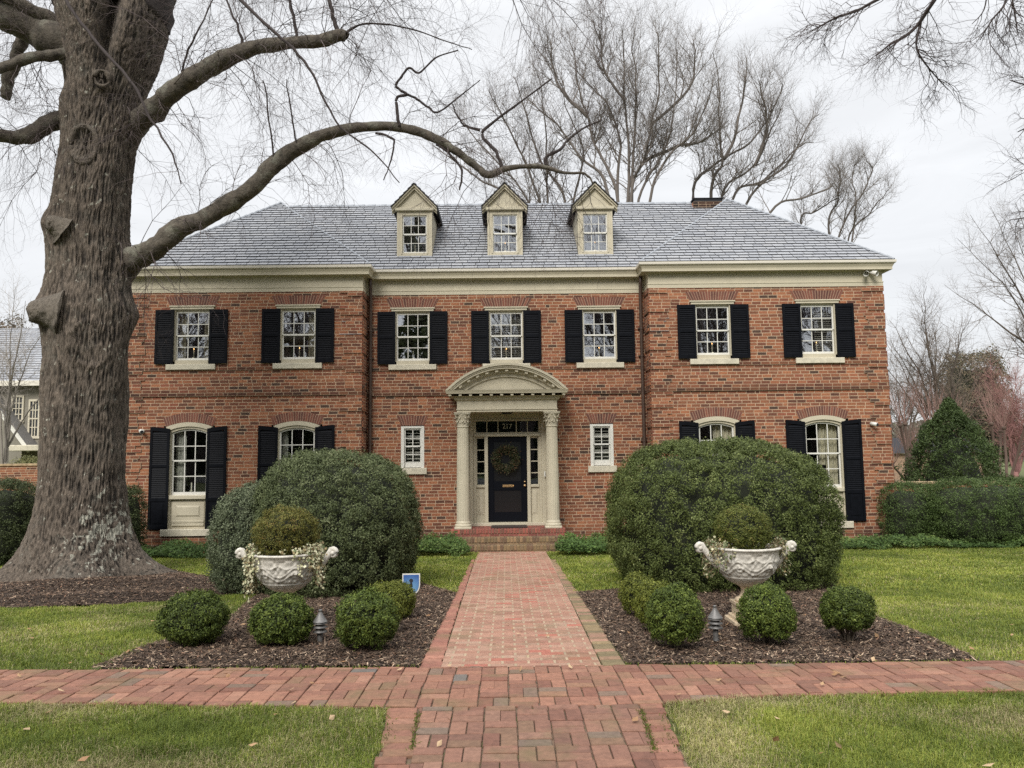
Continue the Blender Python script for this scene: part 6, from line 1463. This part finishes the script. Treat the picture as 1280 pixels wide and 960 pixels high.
# ---- garden walls
def brick_garden_wall(x0, x1, y, zt, lab, pal_dark=1., name='garden_wall'):
    bb, mm = MB(), MB(); o = empty(name, ((x0+x1)/2, y, zg_), lab, 'wall'); wall(bb, mm, (0, y, 0), (1, 0, 0), (0, -1, 0), x0, x1, zg_, zt, (), lambda u, z, r: (0, pal_dark))
    w_ = bb.build('brickwork', MAT['brick'], o); mm.box(x0, x1, y+.03, y+.3, zg_, zt, MORT); mm.build('mortar', MAT['mortar'], w_)
    c = MB(); c.bbox(x0-.03, x1+.03, y-.04, y+.34, zt, zt+.07, .01); c.build('coping', MAT['paving_sand'], o)
a = P(-40, 600, 24)[0]; b = P(70, 600, 24)[0]; brick_garden_wall(a, b, 24, P(0, 580, 24)[2]-.07, 'red brick garden wall left of the oak trunk, before the neighbouring house', .9)
a = P(1118, 600, 20.5)[0]; b = P(1420, 600, 20.5)[0]; brick_garden_wall(a, b, 20.5, P(1250, 601, 20.5)[2]-.07, 'low brick garden wall with stone coping behind the right hedge', .95)
Yq = 48.; a = P(1118, 560, Yq)[0]; b = P(1168, 560, Yq)[0]; m = MB(); o = empty('outbuilding', ((a+b)/2, Yq, zg_), 'tan brick outbuilding glimpsed between the house corner and the conical evergreen', 'building')
bb, mm = MB(), MB(); CHs = CH; globals()['CH'] = .2; wall(bb, mm, (0, Yq, 0), (1, 0, 0), (0, -1, 0), a-.5, b+3, zg_, P(1140, 566, Yq)[2]); globals()['CH'] = CHs
for c in bb.c: c[:] = c*.5+np.array((.32, .26, .19))*.62
w_ = bb.build('wall', MAT['brick'], o); mm.build('mortar', MAT['mortar'], w_)
zr_ = P(1140, 566, Yq)[2]; m.prism([(Yq-.3, zr_), (Yq+5.3, zr_), (Yq+2.5, zr_+1.0)], 0, a-.8, b+3.3, (.3, .3, .32)); m.build('roof', MAT['felt'], o)

# ---- neighbouring house on the left
Yn = 34.; x1 = P(150, 500, Yn)[0]; x0 = P(-260, 500, Yn)[0]; ze = P(20, 478, Yn)[2]; zr2 = P(0, 448, Yn+5)[2]+.6
nh = empty('neighbouring_house', ((x0+x1)/2, Yn, zg_), 'grey-beige painted house with slate roof far left behind the oak', 'house')
MAT['beige'] = mat('beige_brick', (.20, .185, .15), rough=.9, nscale=2, namt=.12, bump=.5, bscale=12, bdist=.02)
m = MB(); m.box(x0, x1, Yn, Yn+9, zg_-.1, ze+.05); m.build('wall', MAT['beige'], nh)
ms, mf = MB(), MB(); slates(ms, mf, [(x0-.4, Yn-.4, ze), (x1+.4, Yn-.4, ze), (x1+.4, Yn+4.5, ze+3.2), (x0-.4, Yn+4.5, ze+3.2)], 1, .25, .4)
r_ = ms.build('roof', MAT['slate'], nh); mf.add([(x0-.4, Yn+9.4, ze), (x1+.4, Yn+9.4, ze), (x1+.4, Yn+4.5, ze+3.2), (x0-.4, Yn+4.5, ze+3.2)], [[0, 1, 2, 3]]); mf.build('underlay', MAT['felt'], r_)
m = MB(); m.bbox(x0-.4, x1+.4, Yn-.5, Yn-.38, ze-.2, ze+.03); m.build('gutter', MAT['gutter'], nh)
def nwin(px0, px1, py0, py1):
    a, b = P(px0, (py0+py1)/2, Yn), P(px1, (py0+py1)/2, Yn); zt, zb = P(px0, py0, Yn)[2], P(px0, py1, Yn)[2]; m = MB(); xa, xb = a[0], b[0]; w_ = xb-xa; h_ = zt-zb
    for q in ((xa-.08, xa, zb, zt), (xb, xb+.08, zb, zt), (xa-.08, xb+.08, zt, zt+.1), (xa-.12, xb+.12, zb-.12, zb), (xa, xb, zb+h_*.48, zb+h_*.52)): m.bbox(q[0], q[1], Yn-.06, Yn+.02, q[2], q[3])
    for i in (1, 2): m.box(xa+w_*i/3-.02, xa+w_*i/3+.02, Yn-.045, Yn+.01, zb, zt)
    for i in (1, 3): m.box(xa, xb, Yn-.04, Yn+.01, zb+h_*i/4-.02, zb+h_*i/4+.02)
    f = m.build('window', MAT['stone'], nh); k = MB(); k.box(xa, xb, Yn-.012, Yn-.004, zb, zt); k.build('pane', mat('far_glass', (.03, .035, .04), rough=.08), f)
nwin(17, 28, 497, 525); nwin(38, 48, 502, 545)
# lower gabled wing in front with white rake boards
g0, g1 = P(-70, 500, Yn-.6)[0], P(30, 500, Yn-.6)[0]; zE = P(20, 556, Yn-.6)[2]; zA = P(-20, 488, Yn-.6)[2]; gx = (g0+g1)/2
m = MB(); m.prism([(g0, zg_), (g1, zg_), (g1, zE), (gx, zA), (g0, zE)], 1, Yn-.6, Yn+.5); m.build('wall', MAT['beige'], nh)
m = MB(); m.prism([(g1+.35, zE-.35), (g1+.35, zE-.08), (gx, zA+.22), (gx, zA-.05)], 1, Yn-.75, Yn-.62); m.prism([(g0-.35, zE-.35), (gx, zA-.05), (gx, zA+.22), (g0-.35, zE-.08)], 1, Yn-.75, Yn-.62); m.build('rake_board', MAT['white'], nh)
m = MB(); m.add([(g1+.4, Yn-.85, zE-.06), (gx, Yn-.85, zA+.26), (gx, Yn+1, zA+.26), (g1+.4, Yn+1, zE-.06)], [[0, 1, 2, 3]], (.17, .165, .16)); m.add([(g0-.4, Yn-.85, zE-.06), (gx, Yn-.85, zA+.26), (gx, Yn+1, zA+.26), (g0-.4, Yn+1, zE-.06)], [[0, 1, 2, 3]], (.17, .165, .16)); m.build('roof', MAT['slate'], nh)
m = MB(); zz = P(30, 556, Yn-2)[2]; xb = P(52, 560, Yn-2)[0]; m.bbox(g1, xb, Yn-1.6, Yn, zz-.25, zz, .02); m.build('porch_roof', MAT['stone'], nh)
Yq = 27.; b = P(34, 590, Yq); block_bush('garden_shrub', b[0], Yq, zg_, .9, .8, 1.1, 12000, .05, np.array([(.16, .16, .06), (.12, .13, .05), (.2, .19, .08)]), 'yellow-green shrub behind the left garden wall', 'shrub', None, 2.3, 4.)
Yq = 60.; b = P(12, 450, Yq); block_bush('distant_tree', b[0], Yq, zg_, 3.2, 3, 6.4, 16000, .2, np.array([(.13, .10, .07), (.16, .12, .085), (.10, .085, .06)]), 'brown tree crown above the roof of the neighbouring house', 'tree', None, 2.2, 7., .2, 2.4)
# far tree belt closing the horizon
m = MB(); n = 60000; a = rng.uniform(-170, 170, n); y_ = 120+rng.uniform(-8, 25, n); zz = zg_+rng.random(n)*(7+3*fbm(np.stack([a*.06, 0*a, 0*a], -1), 3)); leaf_quads(m, np.stack([a, y_, zz], -1), np.tile((0, -1., .3), (n, 1)), .9, np.array([(.17, .14, .12), (.14, .12, .10), (.12, .12, .08)])[rng.integers(0, 3, n)])
tag(m.build('far_wood', MAT['leaf']), 'far-off grey-brown belt of woodland along the horizon', 'woodland', kind='stuff')

# tall evergreen across the street that darkens the reflections in two panes
def street_evergreen(x, y, h, r, lab):
    o = empty('street_evergreen', (x, y, 0), lab, 'tree', 'tall evergreens across the street'); n = 9000; t = rng.random(n)**.9; a = rng.uniform(0, 2*pi, n); m = MB()
    q = r*(1-t)**.8*(1+.25*fbm(np.stack([np.cos(a)*3, np.sin(a)*3, t*12], -1), 2)); leaf_quads(m, np.stack([x+q*np.cos(a), y+q*np.sin(a), 1+t*(h-1)], -1), np.stack([np.cos(a), np.sin(a), .3+0*a], -1), .45, PAL_DARK[rng.integers(0, 4, n)]*.7)
    m.build('foliage', MAT['leaf'], o); m = MB(); m.tube([(x, y, -.1), (x, y, h*.8)], [.35, .1], 10, TW); m.build('trunk', MAT['twig'], o)
street_evergreen(-6.4, -15, 21, 2.6, 'tall evergreen behind the viewpoint, darkening the pane left of the portico in reflection'); street_evergreen(-15.2, -14, 11.5, 2.2, 'shorter evergreen behind the viewpoint, reflected low in the second upper window')
# ---- the street side, seen only as reflections in the panes
rd = MB(); rd.add([(-60, -13, .0), (60, -13, .0), (60, -6, .0), (-60, -6, .0)], [[0, 1, 2, 3]]); tag(rd.build('street', MAT['asphalt']), kind='structure')
src = [bg_tree('street_tree', 640, 50, 210, 7.5, 7.5, 20, 'street tree', 'tree', r0_=.26, forkpy=480, dens=.8, col=TW*.8)]
for i, (x_, y_, s_, k_) in enumerate(((-21, -15, .8, 0), (-12.5, -15, .8, 1), (1.5, -17, .8, 2), (8, -15, .85, 0), (14, -16, .8, 2), (21.5, -15, .8, 1))):
    c = copy_tree(src[0]) if i else src[0]; c.location = (x_, y_, 0); c.rotation_euler = (0, 0, 2.2+i*1.7); c.scale = (s_*1.05, s_*1.05, s_*1.05)
    c['label'] = 'bare street tree behind the viewpoint, %s, showing only in window reflections' % ('far left', 'left of centre', 'right of centre', 'right', 'outermost left', 'outermost right')[i]; c['group'] = 'street trees behind the viewpoint, reflected in the windows'
for i, (x_, w_, lab) in enumerate(((-26, 13, 'left'), (0, 14, 'middle'), (26, 13, 'right'))):
    block_bush('reflection_hedge', x_, -24, -.3, w_+1.5, 2.2, 3.2, 22000, .30, PAL_DARK*.55, 'tall unseen evergreen screen behind the viewpoint, added to darken low reflections, %s stretch' % lab, 'hedge', 'unseen evergreens added to darken reflections', 7, i*3., .04)  # unseen hedge, made tall and unbroken so the lower panes reflect dark
